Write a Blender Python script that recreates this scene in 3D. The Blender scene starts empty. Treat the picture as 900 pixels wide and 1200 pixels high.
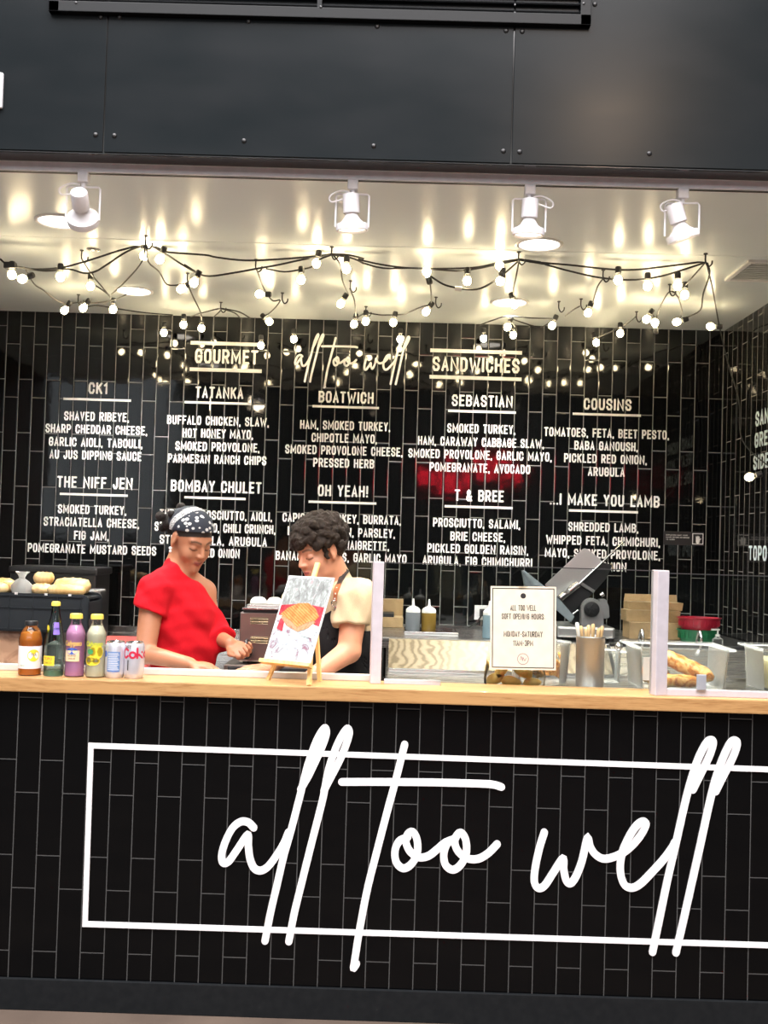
import bpy, bmesh, math, random
import numpy as np
from mathutils import Vector, Matrix, Euler

random.seed(7)
S = bpy.context.scene
COL = S.collection
PI = math.pi

# ------------------------------------------------------------------ camera
FPX = 1220.0
EYE = 1.55
cam_data = bpy.data.cameras.new('camera')
cam_data.sensor_fit = 'VERTICAL'
cam_data.sensor_height = 36.0
cam_data.lens = 36.0 * FPX / 1200.0
cam = bpy.data.objects.new('camera', cam_data)
COL.objects.link(cam)
R_CAM = (Matrix.Rotation(math.radians(0.35), 3, 'Z') @ Matrix.Rotation(math.radians(90 + 1.69), 3, 'X')
         @ Matrix.Rotation(math.radians(1.68), 3, 'Z'))
cam.matrix_world = Matrix.Translation((0, 0, EYE)) @ R_CAM.to_4x4()
S.camera = cam

def ray(px, py):
    return R_CAM @ Vector(((px - 450) / FPX, -(py - 600) / FPX, -1.0))

def P(px, py, Y):
    """World point seen at pixel (px, py) at distance Y from the camera plane."""
    d = ray(px, py)
    return Vector((0, 0, EYE)) + d * (Y / d.y)

def PZ(px, py, z):
    d = ray(px, py)
    return Vector((0, 0, EYE)) + d * ((z - EYE) / d.z)

# ------------------------------------------------------------------ world, big lights, exposure
S.view_settings.view_transform = 'Standard'
S.view_settings.look = 'None'
S.view_settings.exposure = 0.0
S.view_settings.gamma = 1.0
S.view_settings.use_curve_mapping = False

world = bpy.data.worlds.new('hall_daylight')
S.world = world
world.use_nodes = True
world.node_tree.nodes['Background'].inputs[0].default_value = (0.80, 0.90, 1.0, 1)
world.node_tree.nodes['Background'].inputs[1].default_value = 0.06

def area(name, loc, target, sx, sy, power, color):
    l = bpy.data.lights.new(name, 'AREA')
    l.shape = 'RECTANGLE'; l.size = sx; l.size_y = sy; l.energy = power; l.color = color
    o = bpy.data.objects.new(name, l); COL.objects.link(o)
    o.location = loc
    o.rotation_euler = (Vector(target) - Vector(loc)).to_track_quat('-Z', 'Y').to_euler()
    return o

area('added_overhead_fill', (-0.6, 0.6, 6.4), (0, 2.0, 0), 7.0, 4.0, 1330, (1.0, 0.97, 0.98))  # unseen overhead area light, added as main fill on counter and ledge
area('hall_window', (-5.6, -7.0, 3.0), (-5.6, 0.0, 3.0), 3.4, 3.2, 36, (0.88, 0.96, 1.0))
area('added_high_fill', (0, -11.0, 6.7), (0, 4.5, 1.6), 14.0, 2.8, 520, (0.96, 0.98, 1.0))  # unseen high fill, added to light the people and the menu wall
pl = bpy.data.lights.new('hall_pendant_light', 'POINT'); pl.energy = 260; pl.color = (1.0, 0.72, 0.5); pl.shadow_soft_size = 0.22
plo = bpy.data.objects.new('hall_pendant_light', pl); COL.objects.link(plo); plo.location = (1.75, -2.0, 5.2)

# ------------------------------------------------------------------ key sizes
YC = 3.43      # tiled counter face
YB = 5.85      # back wall
ZC = 2.80      # stall ceiling
ZL = 1.076     # top of the oak ledge

# ------------------------------------------------------------------ materials
def srgb(r, g, b):
    f = lambda c: (c / 255 / 12.92) if c / 255 <= 0.04045 else ((c / 255 + 0.055) / 1.055) ** 2.4
    return (f(r), f(g), f(b), 1.0)

class NT:
    """Small helper around a material's node tree."""
    def __init__(s, name):
        s.m = bpy.data.materials.new(name); s.m.use_nodes = True
        s.t = s.m.node_tree; s.n = s.t.nodes; s.l = s.t.links
        s.b = s.n['Principled BSDF']; s.out = s.n['Material Output']
    def node(s, t, **kw):
        nd = s.n.new(t)
        for k, v in kw.items(): setattr(nd, k, v)
        return nd
    def put(s, sock, v):
        if isinstance(v, bpy.types.NodeSocket): s.l.new(v, sock)
        else: sock.default_value = v
    def math(s, op, a, b=None, c=None):
        nd = s.node('ShaderNodeMath', operation=op)
        s.put(nd.inputs[0], a)
        if b is not None: s.put(nd.inputs[1], b)
        if c is not None: s.put(nd.inputs[2], c)
        return nd.outputs[0]
    def mix(s, f, a, b):
        nd = s.node('ShaderNodeMix', data_type='RGBA')
        s.put(nd.inputs[0], f); s.put(nd.inputs[6], a); s.put(nd.inputs[7], b)
        return nd.outputs[2]
    def pos(s):
        return s.node('ShaderNodeTexCoord').outputs['Object']
    def mapped(s, scale=(1, 1, 1), rot=(0, 0, 0)):
        mp = s.node('ShaderNodeMapping'); s.l.new(s.pos(), mp.inputs[0])
        mp.inputs['Scale'].default_value = scale; mp.inputs['Rotation'].default_value = rot
        return mp.outputs[0]
    def noise(s, scale=5, detail=3, vec=None, rough=0.5, dist=0.0):
        nd = s.node('ShaderNodeTexNoise')
        s.l.new(vec if vec is not None else s.pos(), nd.inputs['Vector'])
        nd.inputs['Scale'].default_value = scale; nd.inputs['Detail'].default_value = detail
        nd.inputs['Roughness'].default_value = rough; nd.inputs['Distortion'].default_value = dist
        return nd.outputs['Fac']
    def ramp(s, f, stops):
        nd = s.node('ShaderNodeValToRGB'); s.l.new(f, nd.inputs[0])
        e = nd.color_ramp.elements
        while len(e) < len(stops): e.new(0.5)
        for i, (p, c) in enumerate(stops): e[i].position = p; e[i].color = c
        return nd.outputs[0]
    def bump(s, h, strength=0.2, dist=0.002):
        nd = s.node('ShaderNodeBump'); s.l.new(h, nd.inputs['Height'])
        nd.inputs['Strength'].default_value = strength; nd.inputs['Distance'].default_value = dist
        s.l.new(nd.outputs[0], s.b.inputs['Normal'])
    def set(s, **kw):
        names = dict(color='Base Color', rough='Roughness', metal='Metallic', spec='Specular IOR Level', trans='Transmission Weight',
                     ior='IOR', emit='Emission Color', emit_s='Emission Strength', alpha='Alpha', coat='Coat Weight', sss='Subsurface Weight', sheen='Sheen Weight')
        for k, v in kw.items(): s.put(s.b.inputs[names[k]], v)
        return s

def plain(name, color, rough=0.5, metal=0.0, var=0.06, scale=30, bump=0.0, bscale=None, **kw):
    """A solid paint or plastic with a faint procedural mottling."""
    t = NT(name)
    n = t.noise(scale, 3)
    dark = tuple(c * (1 - var) for c in color[:3]) + (1,)
    lite = tuple(min(1, c * (1 + var)) for c in color[:3]) + (1,)
    t.set(color=t.ramp(n, [(0.3, dark), (0.7, lite)]), rough=rough, metal=metal, **kw)
    if bump: t.bump(t.noise(bscale or scale * 3, 4), bump, 0.002)
    return t.m

def emitter(name, color, strength):
    t = NT(name); t.set(color=color, emit=color, emit_s=strength, rough=0.3); return t.m

def clear_glass(name, tint=(1, 1, 1, 1), refl=1.0, rough=0.02):
    """Thin glass: Fresnel reflection over a tinted see-through body."""
    t = NT(name)
    tr = t.node('ShaderNodeBsdfTransparent'); tr.inputs[0].default_value = tint
    gl = t.node('ShaderNodeBsdfGlossy'); gl.inputs['Roughness'].default_value = rough
    fr = t.node('ShaderNodeFresnel'); fr.inputs[0].default_value = 1.45
    f = t.math('MULTIPLY', fr.outputs[0], refl)
    mx = t.node('ShaderNodeMixShader'); t.l.new(f, mx.inputs[0]); t.l.new(tr.outputs[0], mx.inputs[1]); t.l.new(gl.outputs[0], mx.inputs[2])
    t.l.new(mx.outputs[0], t.out.inputs[0])
    return t.m

def liquid(name, color, see=0.35):
    """Cloudy drink: part see-through, part diffuse body colour."""
    t = NT(name); t.set(color=color, rough=0.15)
    tr = t.node('ShaderNodeBsdfTransparent'); tr.inputs[0].default_value = tuple(min(1, c * 1.3 + 0.1) for c in color[:3]) + (1,)
    mx = t.node('ShaderNodeMixShader'); mx.inputs[0].default_value = see
    t.l.new(t.b.outputs[0], mx.inputs[1]); t.l.new(tr.outputs[0], mx.inputs[2]); t.l.new(mx.outputs[0], t.out.inputs[0])
    return t.m

def milky(name, color, see):
    return liquid(name, color, see)

def tile(name, axis, u0, w, v0_even, v0_odd, h, grout_px, base, grout, rough=0.05, tilt=0.012, gloss=0.5):
    """Glazed vertical tiles laid in staggered columns: cell maths on world position."""
    t = NT(name)
    sp = t.node('ShaderNodeSeparateXYZ'); t.l.new(t.pos(), sp.inputs[0])
    u = t.math('DIVIDE', t.math('SUBTRACT', sp.outputs[axis], u0), w)
    cu = t.math('FLOOR', u); fu = t.math('FRACT', u)
    odd = t.math('FLOORED_MODULO', cu, 2.0)
    v0 = t.math('MULTIPLY_ADD', odd, v0_odd - v0_even, v0_even)
    v = t.math('DIVIDE', t.math('SUBTRACT', sp.outputs[2], v0), h)
    cv = t.math('FLOOR', v); fv = t.math('FRACT', v)
    du = t.math('MULTIPLY', t.math('MINIMUM', fu, t.math('SUBTRACT', 1.0, fu)), w)
    dv = t.math('MULTIPLY', t.math('MINIMUM', fv, t.math('SUBTRACT', 1.0, fv)), h)
    d = t.math('MINIMUM', du, dv)
    g = t.math('LESS_THAN', d, grout_px)
    cmb = t.node('ShaderNodeCombineXYZ'); t.l.new(cu, cmb.inputs[0]); t.l.new(cv, cmb.inputs[1])
    wn = t.node('ShaderNodeTexWhiteNoise', noise_dimensions='2D'); t.l.new(cmb.outputs[0], wn.inputs['Vector'])
    # each tile sits a hair out of plane, and its glaze is a little wavy
    sub = t.node('ShaderNodeVectorMath', operation='SUBTRACT'); t.l.new(wn.outputs['Color'], sub.inputs[0]); sub.inputs[1].default_value = (0.5, 0.5, 0.5)
    sc = t.node('ShaderNodeVectorMath', operation='SCALE'); t.l.new(sub.outputs[0], sc.inputs[0]); sc.inputs['Scale'].default_value = tilt
    geo = t.node('ShaderNodeNewGeometry')
    edge = t.math('MINIMUM', t.math('DIVIDE', t.math('SUBTRACT', d, grout_px), 0.004), 1.0)
    hgt = t.math('ADD', t.math('MULTIPLY', edge, 0.6), t.math('MULTIPLY', t.noise(14, 2), 0.5))
    bp = t.node('ShaderNodeBump'); bp.inputs['Strength'].default_value = 0.35; bp.inputs['Distance'].default_value = 0.0016
    t.l.new(hgt, bp.inputs['Height'])
    add = t.node('ShaderNodeVectorMath', operation='ADD'); t.l.new(bp.outputs[0], add.inputs[0]); t.l.new(sc.outputs[0], add.inputs[1])
    nm = t.node('ShaderNodeVectorMath', operation='NORMALIZE'); t.l.new(add.outputs[0], nm.inputs[0])
    t.l.new(nm.outputs[0], t.b.inputs['Normal'])
    t.set(color=t.mix(g, base, grout), rough=t.math('MULTIPLY_ADD', g, 0.75, rough), spec=t.math('MULTIPLY_ADD', g, -0.3, gloss))
    return t.m

def brushed(name, color=(0.55, 0.54, 0.53, 1), rough=0.28, scale=(1, 60, 60)):
    t = NT(name)
    n = t.noise(6, 4, t.mapped(scale))
    t.set(color=color, metal=1.0, rough=t.math('MULTIPLY_ADD', n, 0.2, rough - 0.1))
    t.bump(n, 0.08, 0.0006)
    return t.m

def wood(name, light, dark, axis_scale=(1.2, 14, 14), rough=0.4, coat=0.2):
    t = NT(name)
    v = t.mapped(axis_scale)
    n = t.noise(4, 5, v, 0.6, 0.6)
    n2 = t.noise(22, 3, v)
    f = t.math('ADD', t.math('MULTIPLY', n, 0.7), t.math('MULTIPLY', n2, 0.3))
    t.set(color=t.ramp(f, [(0.32, dark), (0.5, light), (0.7, tuple(min(1, c * 1.12) for c in light[:3]) + (1,))]), rough=rough, coat=coat)
    t.bump(f, 0.06, 0.001)
    return t.m

M = {}
M['white'] = plain('white_vinyl', (0.90, 0.87, 0.88, 1), 0.45)
M['menu_white'] = plain('menu_vinyl', (0.90, 0.89, 0.87, 1), 0.45)
M['side_white'] = plain('side_menu_vinyl', (0.72, 0.85, 0.88, 1), 0.45)
M['lamp_white'] = plain('white_enamel', (0.78, 0.77, 0.80, 1), 0.35)
M['white_plastic'] = plain('white_plastic', (0.82, 0.81, 0.79, 1), 0.4)
M['black'] = plain('black_plastic', (0.012, 0.012, 0.013, 1), 0.4)
M['black_rubber'] = plain('black_cable', (0.010, 0.010, 0.010, 1), 0.55)
M['dark_steel'] = plain('dark_steel', (0.06, 0.06, 0.062, 1), 0.4, 0.6)
M['steel'] = brushed('brushed_steel')
M['steel_fine'] = brushed('bright_steel', (0.68, 0.67, 0.66, 1), 0.22, (40, 40, 2))
M['oak'] = wood('oak_ledge', srgb(184, 142, 92), srgb(150, 106, 60))
M['pine'] = wood('easel_pine', srgb(236, 196, 130), srgb(206, 158, 92), (14, 14, 2), 0.5, 0.0)
M['glass'] = clear_glass('clear_glass', (0.97, 0.985, 0.98, 1), 0.8)
M['guard_glass'] = clear_glass('guard_glass', (0.90, 0.93, 0.92, 1), 0.55)
def frosty(name, milk, tint=(0.97, 0.98, 0.98, 1)):
    t = NT(name); t.set(color=(0.75, 0.76, 0.75, 1), rough=0.15)
    tr = t.node('ShaderNodeBsdfTransparent'); tr.inputs[0].default_value = tint
    lw = t.node('ShaderNodeFresnel'); lw.inputs[0].default_value = 1.3
    mx = t.node('ShaderNodeMixShader'); t.l.new(t.math('ADD', lw.outputs[0], milk), mx.inputs[0]); t.l.new(tr.outputs[0], mx.inputs[1]); t.l.new(t.b.outputs[0], mx.inputs[2])
    t.l.new(mx.outputs[0], t.out.inputs[0]); return t.m
M['plastic_clear'] = frosty('clear_plastic', 0.04)
M['paper'] = plain('paper', (0.78, 0.68, 0.53, 1), 0.7)
M['ink'] = plain('black_ink', (0.02, 0.018, 0.018, 1), 0.6)

# ------------------------------------------------------------------ mesh building
class MB:
    """Collects shapes into one bmesh and links them as one object."""
    def __init__(s): s.bm = bmesh.new()
    def faces(s, vs, fs):
        bv = [s.bm.verts.new(v) for v in vs]
        for f in fs:
            try: s.bm.faces.new([bv[i] for i in f])
            except ValueError: pass
        return bv
    def box(s, c, size, rot=None, bevel=0.0, top=(1, 1)):
        hx, hy, hz = size[0] / 2, size[1] / 2, size[2] / 2
        vs = [Vector((x * hx * (top[0] if z > 0 else 1), y * hy * (top[1] if z > 0 else 1), z * hz)) for z in (-1, 1) for y in (-1, 1) for x in (-1, 1)]
        if rot is not None: vs = [rot @ v for v in vs]
        c = Vector(c)
        bv = s.faces([c + v for v in vs], [(0, 2, 3, 1), (4, 5, 7, 6), (0, 1, 5, 4), (2, 6, 7, 3), (0, 4, 6, 2), (1, 3, 7, 5)])
        if bevel:
            es = list({e for v in bv for e in v.link_edges})
            bmesh.ops.bevel(s.bm, geom=es, offset=bevel, segments=2, affect='EDGES', profile=0.6)
        return s
    def box2(s, lo, hi, bevel=0.0):
        lo, hi = Vector(lo), Vector(hi)
        return s.box((lo + hi) / 2, hi - lo, None, bevel)
    def lathe(s, prof, c=(0, 0, 0), rot=None, seg=32, sx=1.0, sy=1.0):
        """prof: [(r, z)]; closed at ends where r == 0."""
        c = Vector(c); rings = []
        for r, z in prof:
            if r < 1e-6: ring = [s.bm.verts.new(c + (rot @ Vector((0, 0, z)) if rot else Vector((0, 0, z))))]
            else:
                ring = []
                for i in range(seg):
                    a = 2 * PI * i / seg
                    v = Vector((r * math.cos(a) * sx, r * math.sin(a) * sy, z))
                    ring.append(s.bm.verts.new(c + (rot @ v if rot else v)))
            rings.append(ring)
        for a, b in zip(rings, rings[1:]):
            for i in range(seg):
                j = (i + 1) % seg
                q = [a[i % len(a)], a[j % len(a)], b[j % len(b)], b[i % len(b)]]
                u = []
                for v in q:
                    if v not in u: u.append(v)
                if len(u) > 2:
                    try: s.bm.faces.new(u)
                    except ValueError: pass
        return s
    def cyl(s, p0, p1, r0, r1=None, seg=20, caps=True):
        p0, p1 = Vector(p0), Vector(p1); d = p1 - p0; L = d.length
        rot = d.to_track_quat('Z', 'Y').to_matrix()
        r1 = r0 if r1 is None else r1
        prof = [(r0, 0), (r1, L)]
        if caps: prof = [(0, 0)] + prof + [(0, L)]
        return s.lathe(prof, p0, rot, seg)
    def sphere(s, c, r, seg=20, rot=None, sc=(1, 1, 1)):
        n = seg // 2
        c = Vector(c)
        prof = [(math.sin(PI * i / n), -math.cos(PI * i / n)) for i in range(n + 1)]
        m = Matrix.Diagonal((sc[0] * r, sc[1] * r, sc[2] * r))
        m = (rot @ m) if rot else m
        prof[0] = (0, -1); prof[-1] = (0, 1)
        return s.lathe(prof, c, m, seg)
    def tube(s, pts, r, seg=8, closed=False, radii=None):
        pts = [Vector(p) for p in pts]; n = len(pts); rings = []
        up = Vector((0, 0, 1))
        prev = None
        for i, p in enumerate(pts):
            if closed: t = pts[(i + 1) % n] - pts[i - 1]
            else: t = pts[min(i + 1, n - 1)] - pts[max(i - 1, 0)]
            if t.length < 1e-9: t = Vector((1, 0, 0))
            t.normalize()
            if prev is None:
                a = t.cross(up)
                if a.length < 0.1: a = t.cross(Vector((1, 0, 0)))
            else: a = prev - t * prev.dot(t)
            a.normalize(); prev = a
            b = t.cross(a)
            rr = radii[i] if radii else r
            rings.append([s.bm.verts.new(p + (a * math.cos(2 * PI * k / seg) + b * math.sin(2 * PI * k / seg)) * rr) for k in range(seg)])
        pairs = list(zip(rings, rings[1:]))
        if closed: pairs.append((rings[-1], rings[0]))
        for A, B in pairs:
            for k in range(seg):
                j = (k + 1) % seg
                try: s.bm.faces.new([A[k], A[j], B[j], B[k]])
                except ValueError: pass
        if not closed:
            s.bm.faces.new(rings[0]); s.bm.faces.new(rings[-1])
        return s
    def prism(s, poly, axis_vec, origin, ex, ey):
        """Extrude a 2-D polygon given in the (ex, ey) frame along axis_vec."""
        o, ex, ey, av = Vector(origin), Vector(ex), Vector(ey), Vector(axis_vec)
        a = [s.bm.verts.new(o + ex * x + ey * y) for x, y in poly]
        b = [s.bm.verts.new(o + ex * x + ey * y + av) for x, y in poly]
        s.bm.faces.new(a); s.bm.faces.new(list(reversed(b)))
        n = len(poly)
        for i in range(n):
            j = (i + 1) % n
            s.bm.faces.new([a[i], a[j], b[j], b[i]])
        return s
    def ribbon(s, pts, w, origin, ex, ey, en, thick, caps=True):
        """Flat stroke along a 2-D polyline (metres, in the ex/ey frame), standing `thick` proud along en."""
        o, ex, ey, en = Vector(origin), Vector(ex), Vector(ey), Vector(en)
        p = [Vector((a, b)) for a, b in pts]
        flip = ex.cross(ey).dot(en) < 0
        n = len(p); L, Rr = [], []
        for i in range(n):
            d0 = (p[i] - p[i - 1]) if i > 0 else (p[1] - p[0])
            d1 = (p[i + 1] - p[i]) if i < n - 1 else d0
            d0 = d0.normalized(); d1 = d1.normalized()
            t = (d0 + d1)
            t = t.normalized() if t.length > 1e-6 else d1
            nv = Vector((-t.y, t.x))
            k = max(0.5, nv.dot(Vector((-d0.y, d0.x))))
            L.append(p[i] + nv * (w / 2 / k)); Rr.append(p[i] - nv * (w / 2 / k))
        def v3(q, h): return o + ex * q.x + ey * q.y + en * h
        lay = getattr(s, 'lay', 0); s.lay = lay + 1
        top = lambda i: thick + lay * 3e-6 + i * 6e-6
        lt = [s.bm.verts.new(v3(q, top(i))) for i, q in enumerate(L)]; rt = [s.bm.verts.new(v3(q, top(i))) for i, q in enumerate(Rr)]
        lb = [s.bm.verts.new(v3(q, 0)) for q in L]; rb = [s.bm.verts.new(v3(q, 0)) for q in Rr]
        for i in range(n - 1):
            for q in ((lt[i], rt[i], rt[i + 1], lt[i + 1]), (lb[i], lt[i], lt[i + 1], lb[i + 1]), (rt[i], rb[i], rb[i + 1], rt[i + 1])):
                if flip: q = q[::-1]
                try: s.bm.faces.new(q)
                except ValueError: pass
        if caps:
            for qi, q in ((0, p[0]), (n - 1, p[-1])):
                ring = [(q.x + w / 2 * math.cos(2 * PI * k / 12), q.y + w / 2 * math.sin(2 * PI * k / 12)) for k in range(12)]
                a = [s.bm.verts.new(v3(Vector(c), top(qi) + 4e-6)) for c in ring]; b = [s.bm.verts.new(v3(Vector(c), 0)) for c in ring]
                s.bm.faces.new(a[::-1] if flip else a)
                for k in range(12):
                    q4 = [b[k], b[(k + 1) % 12], a[(k + 1) % 12], a[k]]
                    s.bm.faces.new(q4[::-1] if flip else q4)
        return s
    def build(s, name, mat, parent=None, smooth=False, angle=40, normals=True):
        if normals: bmesh.ops.recalc_face_normals(s.bm, faces=s.bm.faces)
        me = bpy.data.meshes.new(name); s.bm.to_mesh(me); s.bm.free()
        mats = mat if isinstance(mat, (list, tuple)) else [mat]
        for m in mats: me.materials.append(m)
        if smooth:
            me.shade_smooth()
            if angle < 180: me.set_sharp_from_angle(angle=math.radians(angle))
        return link(name, me, parent)

ROOT_LOC = {}
def link(name, me, parent=None):
    o = bpy.data.objects.new(name, me); COL.objects.link(o)
    if parent is not None:
        o.parent = parent
        top = parent
        while top.parent is not None: top = top.parent
        if parent.type == 'EMPTY':
            o.matrix_parent_inverse = Matrix.Translation(-Vector(parent.location))
    return o

def thing(name, label, cat, loc=(0, 0, 0), group=None):
    o = bpy.data.objects.new(name, None); COL.objects.link(o)
    o.empty_display_size = 0.05; o.location = loc
    return tag(o, label, cat, group)

def tag(o, label, cat, group=None, kind=None):
    o['label'] = label; o['category'] = cat
    if group: o['group'] = group
    if kind: o['kind'] = kind
    return o

def struct(o):
    o['kind'] = 'structure'; return o

def dup(o, parent=None, delta=(0, 0, 0)):
    c = o.copy(); COL.objects.link(c)
    if parent is not None: c.parent = parent
    else: c.location = Vector(o.location) + Vector(delta)
    for ch in list(o.children): dup(ch, c)
    return c

def spline(pts, n=8):
    """Catmull-Rom through 2-D or 3-D points."""
    p = [np.array(q, float) for q in pts]
    p = [2 * p[0] - p[1]] + p + [2 * p[-1] - p[-2]]
    out = []
    for i in range(1, len(p) - 2):
        for k in range(n):
            t = k / n
            out.append(tuple(0.5 * (2 * p[i] + (p[i + 1] - p[i - 1]) * t + (2 * p[i - 1] - 5 * p[i] + 4 * p[i + 1] - p[i + 2]) * t * t
                                    + (3 * p[i] - p[i - 1] - 3 * p[i + 1] + p[i + 2]) * t ** 3)))
    out.append(tuple(p[-2]))
    return out

# ------------------------------------------------------------------ condensed sign lettering (stroke font)
_O = [(0, .2), (0, .8), (.25, 1), (.75, 1), (1, .8), (1, .2), (.75, 0), (.25, 0), (0, .2)]
GL = {
 'A': (1, [[(0, 0), (.5, 1), (1, 0)], [(.18, .3), (.82, .3)]]),
 'B': (1, [[(0, 0), (0, 1), (.7, 1), (1, .85), (1, .66), (.7, .53), (0, .53)], [(.7, .53), (1, .38), (1, .16), (.7, 0), (0, 0)]]),
 'C': (1, [[(1, .68), (1, .8), (.75, 1), (.25, 1), (0, .8), (0, .2), (.25, 0), (.75, 0), (1, .2), (1, .32)]]),
 'D': (1, [[(0, 0), (0, 1), (.65, 1), (1, .8), (1, .2), (.65, 0), (0, 0)]]),
 'E': (.85, [[(1, 1), (0, 1), (0, 0), (1, 0)], [(0, .52), (.85, .52)]]),
 'F': (.85, [[(1, 1), (0, 1), (0, 0)], [(0, .5), (.85, .5)]]),
 'G': (1, [[(1, .7), (1, .8), (.75, 1), (.25, 1), (0, .8), (0, .2), (.25, 0), (.75, 0), (1, .2), (1, .48), (.55, .48)]]),
 'H': (1, [[(0, 0), (0, 1)], [(1, 0), (1, 1)], [(0, .52), (1, .52)]]),
 'I': (0, [[(0, 0), (0, 1)]]),
 'J': (.8, [[(1, 1), (1, .2), (.7, 0), (.3, 0), (0, .2), (0, .3)]]),
 'K': (1, [[(0, 0), (0, 1)], [(1, 1), (.05, .42)], [(.35, .6), (1, 0)]]),
 'L': (.8, [[(0, 1), (0, 0), (1, 0)]]),
 'M': (1.5, [[(0, 0), (0, 1), (.5, .25), (1, 1), (1, 0)]]),
 'N': (1.15, [[(0, 0), (0, 1), (1, 0), (1, 1)]]),
 'O': (1, [_O]),
 'P': (1, [[(0, 0), (0, 1), (.7, 1), (1, .82), (1, .6), (.7, .42), (0, .42)]]),
 'Q': (1, [_O, [(.6, .25), (1, -.05)]]),
 'R': (1, [[(0, 0), (0, 1), (.7, 1), (1, .83), (1, .63), (.7, .46), (0, .46)], [(.55, .46), (1, 0)]]),
 'S': (1, [[(1, .74), (1, .82), (.75, 1), (.25, 1), (0, .84), (0, .68), (.2, .56), (.8, .44), (1, .3), (1, .16), (.75, 0), (.25, 0), (0, .18), (0, .26)]]),
 'T': (.95, [[(0, 1), (1, 1)], [(.5, 1), (.5, 0)]]),
 'U': (1, [[(0, 1), (0, .2), (.25, 0), (.75, 0), (1, .2), (1, 1)]]),
 'V': (1, [[(0, 1), (.5, 0), (1, 1)]]),
 'W': (1.75, [[(0, 1), (.25, 0), (.5, .72), (.75, 0), (1, 1)]]),
 'X': (1, [[(0, 0), (1, 1)], [(0, 1), (1, 0)]]),
 'Y': (1, [[(0, 1), (.5, .45), (1, 1)], [(.5, .45), (.5, 0)]]),
 'Z': (1, [[(0, 1), (1, 1), (0, 0), (1, 0)]]),
 '1': (.4, [[(0, .8), (1, 1), (1, 0)]]),
 '3': (1, [[(0, .82), (.25, 1), (.75, 1), (1, .82), (1, .66), (.65, .52), (1, .38), (1, .18), (.75, 0), (.25, 0), (0, .18)]]),
 '&': (1.1, [[(1, 0), (.15, .7), (.15, .88), (.4, 1), (.65, .88), (.65, .72), (.05, .35), (.05, .15), (.3, 0), (.6, 0), (.95, .4)]]),
 ',': (0, [[(0, .02), (-.08, -.13)]]), '.': (0, [[(0, 0), (0, .02)]]),
 '!': (0, [[(0, 1), (0, .32)], [(0, 0), (0, .02)]]), ':': (0, [[(0, .12), (0, .14)], [(0, .62), (0, .64)]]),
 '-': (.6, [[(0, .47), (1, .47)]]), ' ': (.45, []),
}
def stroke_text(mb, text, cx, cy, width, cap, origin, ex, ey, en, thick=0.0015, weight=0.145, cw=0.36, gap=0.12):
    """Centre a line of sign lettering on (cx, cy) of the frame, fitted to `width`."""
    sw = weight * cap
    x = 0.0; place = []
    for ch in text:
        gw, st = GL[ch]
        place.append((x, gw * cw, st)); x += gw * cw + weight + gap
    x -= gap
    k = (width - sw) / max(1e-6, (x - weight))
    hh = cap - sw
    for px, gw, st in place:
        for pl_ in st:
            pts = [(cx - width / 2 + sw / 2 + (px + q[0] * gw) * k, cy - hh / 2 + q[1] * hh) for q in pl_]
            mb.ribbon(pts, sw, origin, ex, ey, en, thick)

def font_mesh(text, size, extrude=0.0, bold=0.0):
    """Outline of a word in the program's built-in face, as 2-D verts and faces."""
    c = bpy.data.curves.new('w', 'FONT'); c.body = text; c.size = size; c.align_x = 'CENTER'; c.align_y = 'CENTER'
    c.resolution_u = 3; c.extrude = extrude; c.offset = bold
    o = bpy.data.objects.new('w', c); COL.objects.link(o)
    bpy.context.view_layer.update()
    me = bpy.data.meshes.new_from_object(o.evaluated_get(bpy.context.evaluated_depsgraph_get()))
    vs = [tuple(v.co) for v in me.vertices]; fs = [tuple(p.vertices) for p in me.polygons]
    bpy.data.objects.remove(o); bpy.data.curves.remove(c); bpy.data.meshes.remove(me)
    return vs, fs
# ================================================================== THE SETTING
# counter face tile phases, read off the joints seen in the photograph
def phase(px1, py1, Y): return P(px1, py1, Y)
cw_, ch_ = 0.0776, 0.3095
u0 = phase(126.7, 984, YC).x
ca = phase(30, 928.5, YC); cb = phase(59, 891, YC)
odd_a = int(math.floor((ca.x - u0) / cw_)) % 2
ve, vo = (cb.z, ca.z) if odd_a else (ca.z, cb.z)
M['tile_counter'] = tile('black_counter_tile', 0, u0, cw_, ve, vo, ch_, 0.0016, (0.0016, 0.0018, 0.0022, 1), (0.075, 0.075, 0.074, 1), 0.05, 0.010, 0.15)
bw_, bh_ = 16.24 / FPX * YB, 63.1 / FPX * YB
u1 = phase(22.9, 426.7, YB).x
ca = phase(32.2, 382.2, YB); cb = phase(15.6, 402.9, YB)
odd_a = int(math.floor((ca.x - u1) / bw_)) % 2
ve, vo = (cb.z, ca.z) if odd_a else (ca.z, cb.z)
M['tile_wall'] = tile('black_wall_tile', 0, u1, bw_, ve, vo, bh_, 0.0022, (0.003, 0.003, 0.003, 1), (0.20, 0.20, 0.195, 1), 0.05, 0.014)
M['tile_side'] = tile('black_side_tile', 1, YB, bw_, ve + 0.05, vo + 0.05, bh_, 0.0022, (0.006, 0.006, 0.006, 1), (0.20, 0.195, 0.185, 1), 0.06, 0.014)

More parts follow.
